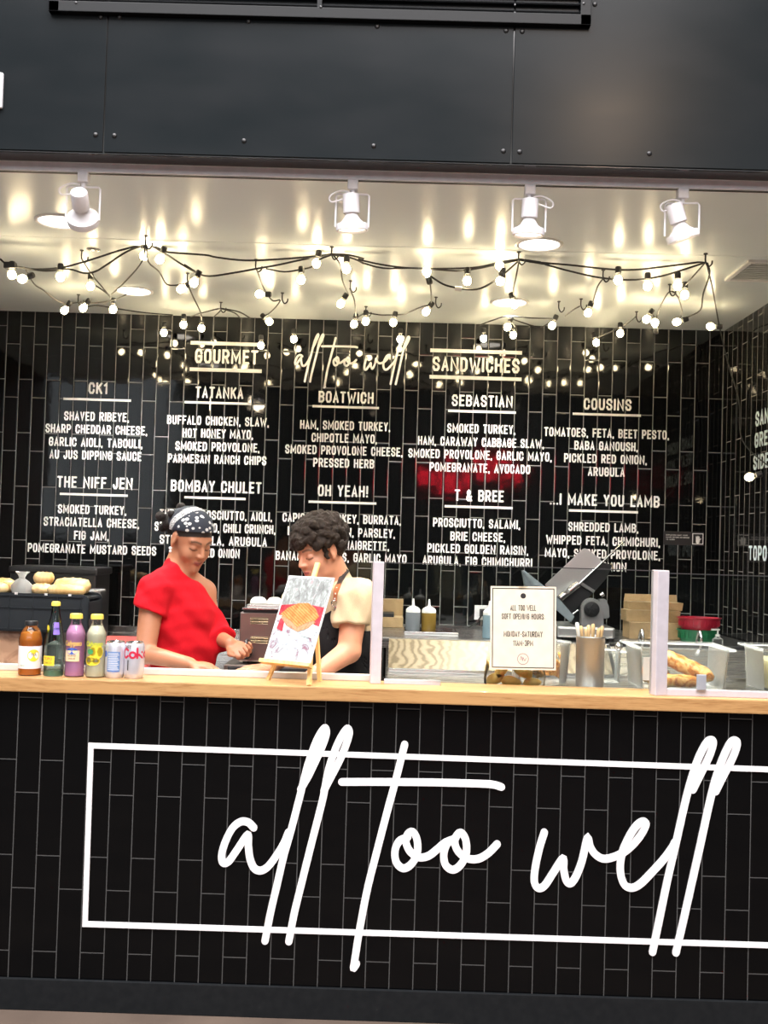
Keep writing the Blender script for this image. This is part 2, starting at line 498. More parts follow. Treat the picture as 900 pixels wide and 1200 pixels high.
XR = P(847, 470, YB).x
XL = -2.75
t = NT('hall_floor'); n = t.noise(3, 6)
t.set(color=t.ramp(n, [(0.3, srgb(82, 70, 62)), (0.7, srgb(104, 90, 79))]), rough=0.55); M['floor'] = t.m
t = NT('ceiling_paint'); n = t.noise(2.0, 3, t.mapped((1, 1, 1)))
t.set(color=(0.83, 0.885, 0.88, 1), rough=0.26, spec=0.25); t.bump(t.noise(1.7, 2), 0.4, 0.008); M['ceiling'] = t.m
t = NT('header_steel'); n = t.noise(3, 5, t.mapped((1, 1, 2.5)))
t.set(color=t.ramp(n, [(0.3, (0.0065, 0.009, 0.0105, 1)), (0.7, (0.010, 0.012, 0.0135, 1))]), rough=t.math('MULTIPLY_ADD', n, 0.08, 0.20), spec=0.09); M['header'] = t.m
M['header_under'] = plain('header_underside', (0.018, 0.018, 0.018, 1), 0.12)
M['wall_paint'] = plain('dark_side_wall', (0.05, 0.05, 0.05, 1), 0.5)
t = NT('kick_paint'); n = t.noise(40, 6)
t.set(color=t.ramp(n, [(0.35, (0.004, 0.0055, 0.007, 1)), (0.72, (0.008, 0.0095, 0.011, 1)), (0.80, (0.05, 0.05, 0.05, 1))]), rough=0.7, spec=0.25); M['kick'] = t.m

struct(MB().box2((-14, -12, -0.1), (14, YB + 0.15, 0.0)).build('floor', M['floor']))
struct(MB().box2((XL, 3.47, 0.0), (XR, YB, 0.004)).build('floor_2', plain('pale_bounce_floor', (0.72, 0.72, 0.70, 1), 0.6)))  # unseen floor layer, made pale to bounce the downlights up to the ceiling
struct(MB().box2((XL, 3.466, ZC), (XR, YB, ZC + 0.08)).build('ceiling', M['ceiling']))
struct(MB().box2((XL - 0.1, YB, 0), (XR + 0.1, YB + 0.12, 3.4)).build('wall_back', M['tile_wall']))
struct(MB().box2((XR, 3.47, 0), (XR + 0.1, YB, 3.4)).build('wall_right', M['tile_side']))
struct(MB().box2((XL - 0.1, 3.47, 0), (XL, YB, 3.4)).build('wall_left', M['wall_paint']))

# steel fascia over the opening, in bolted sheets
YH = 3.374
fascia = struct(thing('wall_front', 'dark steel fascia', 'wall', (0, YH, ZC)))
for k in ('label', 'category'): del fascia[k]
MB().box2((-6, YH + 0.006, ZC + 0.0), (6, 3.464, 4.6)).build('fascia_core', M['header_under'], fascia)
seams = [P(124, 90, YH).x, P(601, 110, YH).x]
edges = [-4.2, seams[0], seams[1], 3.2]
bolts = [[(118, 20), (112, 158)], [(140, 20), (291, 25), (442, 31), (593, 36), (134, 159), (286, 165), (438, 171), (590, 177)],
         [(612, 37), (697, 5), (609, 178), (761, 180)]]
for i in range(3):
    sh = MB().box2((edges[i] + 0.0025, YH, ZC + 0.004), (edges[i + 1] - 0.0025, YH + 0.006, 4.6), 0.0012).build('panel', M['header'], fascia)
    for bx, by in bolts[i]:
        c = P(bx, by, YH)
        MB().sphere(c, 0.0085, 14, None, (1, 0.6, 1)).build('bolt', M['black'], sh, True)

# service counter: tiled front on a kick board
ctr = thing('service_counter', 'long shop counter with black vertical tile front and dark kick board', 'counter', (0, YC, 0))
MB().box2((-4.2, YC, 0.10), (3.6, YC + 0.035, ZL - 0.046)).build('tiled_front', M['tile_counter'], ctr)
zk = P(450, 1159, YC).z
MB().box2((-4.2, YC - 0.012, 0.0), (3.6, YC + 0.035, zk), 0.002).build('kick_board', M['kick'], ctr)

led = MB().box2((-4.2, 3.40, ZL - 0.046), (3.6, 3.595, ZL), 0.004).build('counter_ledge', M['oak'])
tag(led, 'long pale oak ledge running along the top of the black tiled counter', 'ledge')
rl = MB().box2((-2.7, 3.566, ZL), (P(436, 790, 3.58).x, 3.592, ZL + 0.022), 0.003).build('edge_rail', plain('rail_white', (0.56, 0.54, 0.51, 1), 0.4))
tag(rl, 'low white rail along the back of the oak ledge behind the drinks', 'rail')

# ------------------------------------------------------------------ logo: the hand-written sign
def c1(x, y): return (90 + x / 2.727, 830 + y / 2.727)
def c2(x, y): return (370 + x / 3.6, 830 + y / 3.6)
def c3(x, y): return (600 + x / 3.0, 840 + y / 3.0)
WORD_ALL = [
 [c1(*q) for q in [(566, 381), (548, 364), (524, 362), (498, 382), (476, 424), (464, 466), (468, 492), (486, 488), (512, 452), (546, 404), (549, 440), (554, 478), (566, 508), (586, 518), (610, 506), (638, 470), (662, 430), (676, 396)]],
 [c1(*q) for q in [(602, 742), (620, 650), (641, 560), (662, 470), (682, 400), (712, 285), (738, 182), (766, 104), (790, 64), (798, 74), (791, 104), (768, 158), (742, 212), (716, 258)]],
 [c1(*q) for q in [(678, 744), (694, 660), (712, 585), (748, 440), (786, 290), (806, 190), (836, 108), (862, 66), (871, 76), (864, 106), (842, 162), (814, 216), (790, 262)]]]
WORD_TOO = [
 [c2(*q) for q in [(375, 152), (340, 292), (300, 440), (256, 610), (216, 770), (182, 950), (165, 1060), (160, 1092), (172, 1076)]],
 [c2(*q) for q in [(110, 310), (300, 310), (500, 312), (650, 316), (740, 320), (783, 331)]],
 [c2(*q) for q in [(388, 543), (352, 560), (334, 602), (341, 650), (370, 674), (404, 655), (428, 608), (427, 552), (409, 521), (388, 530), (380, 560), (396, 600), (432, 627), (474, 622), (512, 594), (546, 566), (588, 549)]],
 [c2(*q) for q in [(588, 549), (556, 568), (540, 612), (548, 660), (578, 680), (610, 660), (634, 612), (633, 556), (615, 525), (596, 534), (586, 564), (602, 604), (640, 632), (684, 634), (726, 611), (765, 572)]]]
WORD_WELL = [
 [c3(*q) for q in [(113, 405), (96, 460), (81, 530), (78, 578), (92, 601), (114, 592), (145, 546), (178, 498), (181, 536), (190, 574), (205, 584), (224, 560), (245, 506), (264, 427), (274, 455), (292, 482), (322, 498), (362, 490), (402, 468), (440, 430), (464, 392), (469, 372), (455, 368), (430, 390), (402, 438), (383, 490), (380, 545), (394, 588), (420, 600), (450, 586), (490, 546), (530, 502), (560, 462), (572, 440)]],
 [c3(*q) for q in [(493, 826), (516, 715), (546, 570), (576, 440), (604, 315), (626, 230), (652, 150), (682, 92), (701, 80), (705, 97), (690, 142), (662, 200), (634, 256)]],
 [c3(*q) for q in [(575, 828), (602, 712), (636, 560), (664, 435), (690, 315), (712, 226), (738, 150), (766, 92), (785, 82), (789, 100), (772, 148), (742, 206), (714, 262)]]]
WORDS = (WORD_ALL, WORD_TOO, WORD_WELL)
YS = YC - 0.0005
sgn = thing('counter_sign', 'large white handwritten shop name in a white outline frame on the black tiled counter', 'sign', P(480, 980, YS))
for wd in WORDS:
    mb = MB()
    for st in wd:
        pts = [(q.x, q.z) for q in (P(a, b, YS) for a, b in spline(st, 7))]
        mb.ribbon(pts, 0.0238, (0, YS, 0), (1, 0, 0), (0, 0, 1), (0, -1, 0), 0.006)
    mb.build('word_lettering', M['white'], sgn, normals=False)
a, b = P(107, 873.5, YS), P(100, 1082.5, YS)
xr = P(1014, 905, YS).x; ztr = P(1014, 905.5, YS).z; zbr = P(1014, 1111, YS).z
mb = MB()
fw = 0.0175
for p0, p1 in (((a.x, a.z), (xr, ztr)), ((b.x, b.z), (xr, zbr)), ((a.x, a.z), (b.x, b.z)), ((xr, ztr), (xr, zbr))):
    d = Vector(p1) - Vector(p0); d.normalize(); e = d * fw / 2
    mb.ribbon([Vector(p0) - e, Vector(p1) + e], fw, (0, YS, 0), (1, 0, 0), (0, 0, 1), (0, -1, 0), 0.005, caps=False)
mb.build('outline_frame', M['white'], sgn, normals=False)

# ------------------------------------------------------------------ menu lettering on the back wall
YW = YB - 0.0005
SC = YB / FPX            # metres per pixel on the wall plane
EX, EZ, EN = (1, 0, 0), (0, 0, 1), (0, -1, 0)
def wall_line(name, parent, text, x0, x1, y, cap):
    c = P((x0 + x1) / 2, y, YW)
    mb = MB(); stroke_text(mb, text, 0, 0, (x1 - x0) * SC, cap * SC, c, EX, EZ, EN, weight=0.165)
    return mb.build(name, M['menu_white'], parent, normals=False)
def wall_bar(name, parent, x0, y0, x1, y1, th):
    c = P((x0 + x1) / 2, (y0 + y1) / 2, YW); L = (x1 - x0) * SC
    mb = MB(); mb.ribbon([(-L / 2, 0), (L / 2, 0)], th * SC, c, EX, EZ, EN, 0.0015, caps=False)
    return mb.build(name, M['menu_white'], parent, normals=False)

def heading(text, x0, x1, y, bars, label):
    t = thing('menu_heading', label, 'menu heading', P((x0 + x1) / 2, y, YW))
    wall_line('title_lettering', t, text, x0, x1, y, 17.0)
    for b_ in bars: wall_bar('bar', t, *b_, 4.2)
heading('GOURMET', 228.4, 302.7, 418, [(223, 401.5, 304.5, 404), (222, 432.7, 307, 435)], 'white heading GOURMET between two bars on the black tile wall')
heading('SANDWICHES', 506.6, 609, 427.6, [(504, 410.6, 612, 413.4), (503, 441.6, 611.4, 444.4)], 'white heading SANDWICHES between two bars on the black tile wall')

logo = thing('wall_logo', 'small white handwritten shop name between the two headings on the tile wall', 'sign', P(410, 425, YW))
for wd in WORDS:
    mb = MB()
    for st in wd:
        pts = [(q.x, q.z) for q in (P(345.5 + (a_ - 258) * 0.2215, 391.2 + (b_ - 850) * 0.2215, YW) for a_, b_ in spline(st, 5))]
        mb.ribbon(pts, 2.5 * SC, (0, YW, 0), EX, EZ, EN, 0.0015)
    mb.build('word_lettering', M['menu_white'], logo, normals=False)

MENU = [
 ('CK1', (103.8, 126, 455), (74, 467, 153.8, 469.8), [('SHAVED RIBEYE,', 75, 151.5, 488.2), ('SHARP CHEDDAR CHEESE,', 53, 173, 503.3), ('GARLIC AIOLI, TABOULI,', 57, 167.3, 518.7), ('AU JUS DIPPING SAUCE', 57.8, 166, 533.6)],
  'white menu listing titled CK1 with shaved ribeye, topmost of the first column'),
 ('THE NIFF JEN', (66.7, 155.7, 565.7), (70, 578.3, 150, 581.3), [('SMOKED TURKEY,', 67.7, 148.3, 597.3), ('STRACIATELLA CHEESE,', 51, 163.3, 612.3), ('FIG JAM,', 86.7, 127.7, 627.7), ('POMEGRANATE MUSTARD SEEDS', 32.3, 183.3, 643.7)],
  'white menu listing titled THE NIFF JEN with fig jam, above the bread loaves'),
 ('TATANKA', (228.9, 285.4, 460.2), (216, 471, 294.7, 473.5), [('BUFFALO CHICKEN, SLAW,', 195.6, 315.5, 493.3), ('HOT HONEY MAYO,', 213.8, 296.8, 508.2), ('SMOKED PROVOLONE,', 205.4, 304.4, 523.7), ('PARMESAN RANCH CHIPS', 196.5, 312.4, 538.4)],
  'white menu listing titled TATANKA with buffalo chicken, below the heading GOURMET'),
 ('BOMBAY CHULET', (200, 306.6, 570.4), (216, 582.5, 288, 585), [('TURKEY, PROSCIUTTO, AIOLI,', 187, 319, 603.8), ('STEWED TOMATO, CHILI CRUNCH,', 181, 323, 618.7), ('STRACIATELLA, ARUGULA', 187, 313, 633.6), ('& RED ONION', 226, 281, 648.2)],
  'white menu listing titled BOMBAY CHULET, partly behind the woman in the bandana'),
 ('BOATWICH', (373.2, 438, 465.7), (366, 476, 444.3, 478.2), [('HAM, SMOKED TURKEY,', 351.5, 457.5, 498.8), ('CHIPOTLE MAYO,', 365, 442, 513.6), ('SMOKED PROVOLONE CHEESE,', 334, 472, 528), ('PRESSED HERB', 367, 438.5, 542.8)],
  'white menu listing titled BOATWICH, just below the small handwritten shop name'),
 ('OH YEAH!', (372.4, 431.4, 575.4), (361.6, 587.6, 441, 590.4), [('CAPICOLA, TURKEY, BURRATA,', 331, 470, 608), ('LETTUCE, ONION, PARSLEY,', 337, 463, 623.6), ('RED WINE VINAIGRETTE,', 345, 456, 638.5), ('BANANA PEPPERS, GARLIC MAYO', 323, 476.4, 653)],
  'white menu listing titled OH YEAH!, partly behind the man with dark curly hair'),
 ('SEBASTIAN', (529.4, 601, 470), (525, 481.4, 604.6, 483.6), [('SMOKED TURKEY,', 524, 604, 502.6), ('HAM, CARAWAY CABBAGE SLAW,', 489.6, 637.6, 518.2), ('SMOKED PROVOLONE, GARLIC MAYO,', 478.4, 646.6, 533.2), ('POMEGRANATE, AVOCADO', 503.4, 621.4, 548.6)],
  'white menu listing titled SEBASTIAN, below the heading SANDWICHES'),
 ('T & BREE', (532.6, 590.4, 581), (521, 593, 600.6, 595.6), [('PROSCIUTTO, SALAMI,', 507.5, 609.5, 613.4), ('BRIE CHEESE,', 527.8, 592, 629), ('PICKLED GOLDEN RAISIN,', 500.8, 619, 643.6), ('ARUGULA, FIG CHIMICHURRI', 495.3, 623.6, 658)],
  'white menu listing titled T & BREE with brie cheese, above the paper hours notice'),
 ('COUSINS', (684, 740, 474), (671, 485, 751, 487), [('TOMATOES, FETA, BEET PESTO,', 637.5, 784, 507.8), ('BABA GANOUSH,', 673, 747.5, 522.8), ('PICKLED RED ONION,', 661, 758, 537.8), ('ARUGULA', 689, 732, 553)],
  'white menu listing titled COUSINS with beet pesto, beside the corner of the room'),
 ('...I MAKE YOU LAMB', (644.5, 772.8, 586.4), (666.7, 598, 747.5, 600.5), [('SHREDDED LAMB,', 666, 748, 618), ('WHIPPED FETA, CHIMICHURI,', 640, 773.3, 634), ('MAYO, SMOKED PROVOLONE,', 638.7, 773.3, 649.3), ('RED ONION', 682, 734, 664)],
  'white menu listing titled I MAKE YOU LAMB, partly behind the meat slicer')]
for title, (x0, x1, y), bar, lines, lab in MENU:
    tm = thing('menu_listing', lab, 'menu listing', P((x0 + x1) / 2, y, YW))
    wall_line('title_lettering', tm, title, x0, x1, y, 13.6)
    wall_bar('underline', tm, *bar, 2.7)
    for tx, a_, b_, yy in lines: wall_line('ingredient_lettering', tm, tx, a_, b_, yy, 10.6)

# right wall lettering, running towards the counter
def side_y(px):   # distance where the pixel column meets the right wall
    d = ray(px, 560); return XR / (d.x / d.y)
def side_block(name, lines, label):
    y0 = side_y(lines[0][1])
    tm = thing(name, label, 'menu lettering', P(lines[0][1], lines[0][2], y0))
    for tx, px, py, cap, L in lines:
        yy = side_y(px); c = P(px, py, yy)
        mb = MB(); stroke_text(mb, tx, L / 2, 0, L, cap, Vector((XR - 0.0005, c.y, c.z)), (0, -1, 0), (0, 0, 1), (-1, 0, 0), weight=0.17)
        mb.build('text_lettering', M['side_white'], tm, normals=False)
side_block('side_menu', [('SANDWICHES', 884.5, 491.5, 0.075, 0.62), ('GREAT WITH', 884, 516.5, 0.075, 0.62), ('SIDE SALADS', 883, 542.5, 0.075, 0.66)], 'pale white menu lettering high on the tiled side wall, three rows of words')
side_block('side_drink_menu', [('TOPO CHICO', 879.5, 648, 0.075, 0.60)], 'pale white drink name lower down on the tiled side wall')

# hand-washing notice
hs = thing('wash_notice', 'small black hand washing notice with a hand icon on the tile wall', 'notice', P(801, 631, YW))
hc = P(801, 631, YW)
MB().box2((hc.x - 23.5 * SC, YW - 0.003, hc.z - 8 * SC), (hc.x + 23.5 * SC, YW, hc.z + 8 * SC), 0.001).build('plate', M['black'], hs)
mb = MB()
for i, (tx, L) in enumerate((('EMPLOYEES MUST WASH', 25), ('HANDS BEFORE RETURNING', 27), ('TO WORK', 10))):
    stroke_text(mb, tx, (-20.5 + L / 2) * SC, (3.6 - 2.6 * i) * SC, L * SC, 1.5 * SC, (hc.x, YW - 0.003, hc.z), EX, EZ, EN, 0.0004)
mb.build('print_lettering', M['menu_white'], hs, normals=False)
mb = MB(); ic = (hc.x + 16.5 * SC, YW - 0.003, hc.z)
mb.ribbon([(-6 * SC, -6 * SC), (6 * SC, -6 * SC), (6 * SC, 6 * SC), (-6 * SC, 6 * SC), (-6 * SC, -6.2 * SC)], 0.8 * SC, ic, EX, EZ, EN, 0.0004)
mb.ribbon([(0, -3.4 * SC), (0, 0.2 * SC)], 4.4 * SC, ic, EX, EZ, EN, 0.0005)
for k in range(4): mb.ribbon([((-1.7 + k * 1.1) * SC, 0), ((-2.0 + k * 1.25) * SC, (3.4 - abs(k - 1.5) * 0.6) * SC)], 0.8 * SC, ic, EX, EZ, EN, 0.0005)
mb.ribbon([(1.6 * SC, -2 * SC), (3.6 * SC, 0.2 * SC)], 0.9 * SC, ic, EX, EZ, EN, 0.0005)
mb.build('hand_logo', M['menu_white'], hs, normals=False)

# power outlet and its cords
oc = P(571, 718, YW)
ot = thing('power_outlet', 'steel double power outlet plate on the tile wall beside the squeeze bottles', 'outlet', oc)
MB().box2((oc.x - 15 * SC, YW - 0.006, oc.z - 8.5 * SC), (oc.x + 15 * SC, YW, oc.z + 8.5 * SC), 0.002).build('cover_plate', M['lamp_white'], ot)
for dx in (-6, 6): MB().box((oc.x + dx * SC, YW - 0.008, oc.z), (0.03, 0.006, 0.042), None, 0.004).build('socket', M['dark_steel'], ot)
tc = thing('power_cable', 'black power cable plugged into the steel outlet plate', 'cable', P(566, 718, 5.80))
MB().box(P(566, 718, YW - 0.02), (0.026, 0.028, 0.03), None, 0.005).build('plug', M['black'], tc)
MB().tube(spline([P(565, 720, YW - 0.035), P(559, 729, YW - 0.06), P(553, 733, 5.72), P(549, 736.5, 5.70)], 8), 0.0045).build('cable', M['black_rubber'], tc, True)

# ------------------------------------------------------------------ grille at the top of the fascia
M['vent_black'] = plain('vent_black', (0.005, 0.006, 0.007, 1), 0.5, spec=0.2)
g0, g1 = P(58, 5, YH - 0.012), P(692, 33, YH - 0.012)
vg = thing('vent_grille', 'long black louvred vent grille across the top of the steel fascia', 'vent', P(375, 5, YH))
zb_ = P(375, 22.5, YH - 0.012).z
MB().box2((g0.x, YH - 0.022, zb_), (g1.x, YH, zb_ + 0.035), 0.002).box2((g0.x, YH - 0.022, zb_ + 0.30), (g1.x, YH, zb_ + 0.335), 0.002) \
    .box2((g0.x, YH - 0.022, zb_), (g0.x + 0.035, YH, zb_ + 0.335), 0.002).box2((g1.x - 0.035, YH - 0.022, zb_), (g1.x, YH, zb_ + 0.335), 0.002) \
    .box2((P(375, 8, YH).x - 0.008, YH - 0.020, zb_), (P(375, 8, YH).x + 0.008, YH, zb_ + 0.335), 0.002).build('frame', M['vent_black'], vg)
mb = MB()
for k in range(10): mb.box((0.5 * (g0.x + g1.x), YH - 0.010, zb_ + 0.046 + k * 0.027), (g1.x - g0.x - 0.06, 0.016, 0.003), Matrix.Rotation(math.radians(35), 3, 'X'))
mb.build('louvre', M['vent_black'], vg)
for sx in (89, 376, 684): MB().sphere(P(sx, {89: 3, 376: 8, 684: 4}[sx], YH - 0.022), 0.005, 12, None, (1, .5, 1)).build('screw', M['dark_steel'], vg, True)
wc = P(-2.5, 106, YH - 0.008)
wp = MB().box2((wc.x - 0.10, YH - 0.014, wc.z - 0.058), (wc.x + 0.016, YH, wc.z + 0.058), 0.003).build('wall_plate', M['lamp_white'])
tag(wp, 'white plate at the very end of the dark steel fascia', 'plate')

# ------------------------------------------------------------------ things on the ceiling
M['led'] = emitter('led_diffuser', (1.0, 0.93, 0.82, 1), 9.0)
trk = thing('lighting_track', 'long white lighting track under the dark steel fascia', 'lighting track', (0, 3.485, ZC))
MB().box2((-2.6, 3.468, ZC - 0.030), (2.3, 3.505, ZC), 0.002).build('channel', M['lamp_white'], trk)
MB().box2((-2.6, 3.478, ZC - 0.0306), (2.3, 3.495, ZC - 0.029)).build('slot', M['dark_steel'], trk)

def downlight(px, py, label):
    c = PZ(px, py, ZC)
    t = thing('downlight', label, 'ceiling light', c, 'recessed ceiling downlights')
    MB().lathe([(0.098, 0), (0.098, -0.004), (0.092, -0.008), (0.083, -0.006), (0.080, -0.001), (0.080, 0.0)], c, None, 40).build('trim_ring', M['white_plastic'], t, True)
    MB().lathe([(0, -0.003), (0.06, -0.0035), (0.0805, -0.002)], c, None, 40).build('diffuser', M['led'], t, True)
    l = bpy.data.lights.new('downlight_lamp', 'SPOT'); l.energy = 160; l.color = (1.0, 0.97, 0.93); l.spot_size = math.radians(130); l.spot_blend = 0.8; l.shadow_soft_size = 0.07
    o = bpy.data.objects.new('downlight_lamp', l); COL.objects.link(o); o.parent = t; o.location = (0, 0, -0.02)
downlight(70, 259, 'round white downlight in the ceiling, partly behind a track spotlight')
downlight(157, 340.5, 'round white downlight in the ceiling close to the tile wall, above the CK1 listing')
downlight(632, 286, 'round white downlight in the ceiling straight under the third track spotlight')
downlight(597, 354, 'round white downlight in the ceiling close to the tile wall above SANDWICHES')

vc = PZ(905, 317, ZC)
cv = thing('ceiling_vent', 'square white air vent set in the ceiling by the side wall', 'vent', vc)
mb = MB()
for a_, b_ in (((-.16, -.16), (.16, -.14)), ((-.16, .14), (.16, .16)), ((-.16, -.14), (-.14, .14)), ((.14, -.14), (.16, .14))):
    mb.box2((vc.x + a_[0], vc.y + a_[1], ZC - 0.012), (vc.x + b_[0], vc.y + b_[1], ZC), 0.002)
mb.build('frame', M['white_plastic'], cv)
mb = MB()
for k in range(9): mb.box((vc.x, vc.y - 0.12 + k * 0.03, ZC - 0.007), (0.28, 0.022, 0.002), Matrix.Rotation(0.5, 3, 'X'))
mb.build('slat', M['white_plastic'], cv)
sp = PZ(109.5, 292, ZC)
so = MB().lathe([(0, -0.006), (0.022, -0.006), (0.03, -0.002), (0.03, 0)], sp, None, 24).build('sprinkler_cover', M['steel'], None, True)
tag(so, 'small round metal sprinkler cover in the ceiling above the light string', 'sprinkler')
cs_ = PZ(300, 285, ZC).y
struct(MB().box2((XL, cs_ - 0.004, ZC - 0.0015), (XR, cs_ + 0.004, ZC)).build('trim_1', M['ceiling']))

# track spotlights
def spotlight(px, py_top, py_bot, tilt_x, tilt_y, label, cable_side):
    """Adapter on the track, wire yoke, lamp can of socket + flared bell + rim."""
    top = P(px, py_top, 3.487); top.z = ZC - 0.030
    t = thing('track_spotlight', label, 'spotlight', top, 'white spotlights on the track')
    MB().box((top.x, top.y, top.z - 0.016), (0.036, 0.036, 0.034), None, 0.004).build('adapter', M['lamp_white'], t)
    MB().cyl((top.x, top.y, top.z - 0.03), (top.x, top.y, top.z - 0.05), 0.008).build('swivel', M['lamp_white'], t)
    yz = top.z - 0.046; hw = 0.056; dz = 0.112
    yaw = Matrix.Rotation(tilt_y * 0.4, 3, 'Z')
    f = lambda x, z: Vector((top.x, top.y, 0)) + yaw @ Vector((x, 0, 0)) + Vector((0, 0, z))
    mb = MB()
    mb.tube([f(-hw, yz - dz), f(-hw, yz - 0.006), f(-hw + 0.006, yz), f(hw - 0.006, yz), f(hw, yz - 0.006), f(hw, yz - dz)], 0.0032, 8)
    mb.build('yoke', M['lamp_white'], t, True)
    rot = Matrix.Rotation(tilt_y, 3, 'Y') @ Matrix.Rotation(tilt_x, 3, 'X')
    piv = Vector((top.x, top.y, yz - dz + 0.012))
    MB().lathe([(0, 0.098), (0.026, 0.098), (0.028, 0.094), (0.028, 0.036), (0.026, 0.034)], piv, rot, 32).build('lamp_socket', M['lamp_white'], t, True)
    MB().lathe([(0.020, 0.036), (0.021, 0.028), (0.030, 0.012), (0.046, -0.002), (0.050, -0.006)], piv, rot, 32).build('bell', M['lamp_white'], t, True)
    MB().lathe([(0.049, -0.002), (0.053, -0.002), (0.054, -0.006), (0.054, -0.024), (0.049, -0.025), (0.046, -0.018)], piv, rot, 40).build('rim', M['lamp_white'], t, True)
    MB().lathe([(0, -0.016), (0.047, -0.018)], piv, rot, 32).build('lens', M['spot_lens'], t, True)
    mb = MB()
    s_ = cable_side
    a0 = piv + rot @ Vector((0.02 * s_, 0, 0.085))
    mb.tube(spline([Vector((top.x + 0.01 * s_, top.y - 0.01, yz + 0.004)), Vector((top.x + s_ * 0.04, top.y - 0.015, yz + 0.006)), Vector((top.x + s_ * 0.075, top.y - 0.015, yz - 0.012)),
                    Vector((top.x + s_ * 0.07, top.y - 0.012, yz - 0.032)), a0], 8), 0.0028, 6)
    mb.build('lead', M['lamp_white'], t, True)
    l = bpy.data.lights.new('track_lamp', 'SPOT'); l.energy = 115; l.color = (1.0, 0.80, 0.55); l.spot_size = math.radians(70); l.spot_blend = 0.7; l.shadow_soft_size = 0.04
    o = bpy.data.objects.new('track_lamp', l); COL.objects.link(o); o.parent = t
    q = piv + rot @ Vector((0, 0, -0.03)) - Vector(top)
    o.location = q; o.rotation_euler = rot.to_euler()
    return l
M['spot_lens'] = emitter('spot_lens', (1.0, 0.85, 0.62, 1), 3.0)
L1 = spotlight(99, 195, 262, 0.95, 0.16, 'white track spotlight in front of a lit downlight, tipped back', -1)
L2 = spotlight(414, 208, 266, 0.10, -0.06, 'white track spotlight with a cable loop, above the small handwritten logo', -1)
L3 = spotlight(621, 213, 272, 0.09, 0.02, 'white track spotlight hanging straight down directly over a lit downlight', 1)
L4 = spotlight(800, 217, 278, 0.10, -0.33, 'white track spotlight tilted to one side, near the end of the light string', -1)
L1.energy = 20; L2.energy = 45; L3.energy = 80; L4.energy = 80

# red lit sign across the hall (mirrored in the tiles)
M['neon'] = emitter('red_neon', (1.0, 0.02, 0.05, 1), 14.0)
def mirrored(px, py, Yp):
    d = ray(px, py); tt = (2 * YB - Yp) / d.y
    q = Vector((0, 0, EYE)) + d * tt; return Vector((q.x, Yp, q.z))
ns = thing('hall_sign', 'red glowing sign across the hall, seen only as a reflection in the tiles', 'sign', mirrored(555, 556, -6))
MB().box(mirrored(555, 552, -6) + Vector((0, -0.08, 0)), (1.9, 0.08, 0.75), None, 0.02).build('backing', M['black'], ns)
for k in range(7):
    q = mirrored(503 + k * 17.5, 551 + 3 * (k % 3), -6)
    mb = MB(); h_ = 0.14 + 0.06 * ((k * 5) % 3)
    mb.tube([q + Vector((-.07, 0, h_)), q + Vector((-.05, 0, -h_)), q + Vector((.06, 0, -h_ + .03)), q + Vector((.04, 0, h_ * .3)), q + Vector((-.05, 0, .0))], 0.032, 8)
    mb.build('neon_tube', M['neon'], ns, True)
# ================================================================== STRING LIGHTS
def r1(x, y): return (x / 3.75, 270 + y / 3.75)
def r2(x, y): return (200 + x / 3.75, 270 + y / 3.75)
def r3(x, y): return (420 + x / 3.75, 270 + y / 3.75)
def r4(x, y): return (620 + x / 3.214, 270 + y / 3.214)
YF = 4.45
def hang(px, py, z=2.73, Y=None):
    if Y is not None: return P(px, py, Y)
    q = PZ(px, py, z)
    if q.y < 4.35 or q.y > 5.70 or q.y < 0: q = P(px, py, min(5.70, max(4.35, q.y if q.y > 0 else 9)))
    return q
M['filament'] = emitter('warm_filament', (1.0, 0.83, 0.54, 1), 58.0)
M['bulb_glass'] = clear_glass('bulb_glass', (1.0, 0.97, 0.9, 1), 0.35, 0.05)
sl = thing('string_lights', 'string of warm round bulbs on black cable, zigzagging under the ceiling', 'string lights', P(388, 300, YF))
FR = [
 [r1(0, 125), r1(30, 150), r1(70, 158), r1(130, 170), r1(260, 165), r1(380, 135), r1(520, 90), r1(638, 60)],
 [r1(75, 160), r1(200, 178), r1(300, 170), r1(370, 188), r1(420, 180), r1(470, 150), r1(560, 92), r1(638, 64)],
 [r1(640, 60), r1(700, 80), r1(730, 95), r1(900, 108), r2(200, 118), r2(330, 132), r2(500, 125), r2(620, 115), r2(710, 104)],
 [r1(660, 64), r1(735, 108), r1(800, 150), r1(870, 190), r2(60, 150), r2(110, 185), r2(170, 201), r2(280, 186), r2(380, 168), r2(480, 150), r2(580, 128), r2(660, 115), r2(710, 107)],
 [r2(710, 104), r2(780, 108), r2(850, 125), r3(0, 127), r3(100, 150), r3(220, 165), r3(370, 168), r3(520, 162), r3(620, 140), r3(706, 126)],
 [r2(712, 108), r2(790, 120), r2(850, 145), r3(20, 143), r3(110, 166), r3(260, 166), r3(430, 178), r3(520, 168), r3(600, 152), r3(706, 130)],
 [r3(315, 200), r3(370, 235), r3(420, 250), r3(500, 260), r3(560, 245), r3(640, 190), r3(706, 132)],
 [r3(706, 126), r3(800, 140), r4(0, 118), r4(150, 130), r4(300, 146), r4(400, 148), r4(520, 135), r4(664, 117)],
 [r3(708, 130), r3(830, 150), r4(60, 128), r4(160, 155), r4(280, 180), r4(400, 186), r4(500, 172), r4(590, 145), r4(664, 121)]]
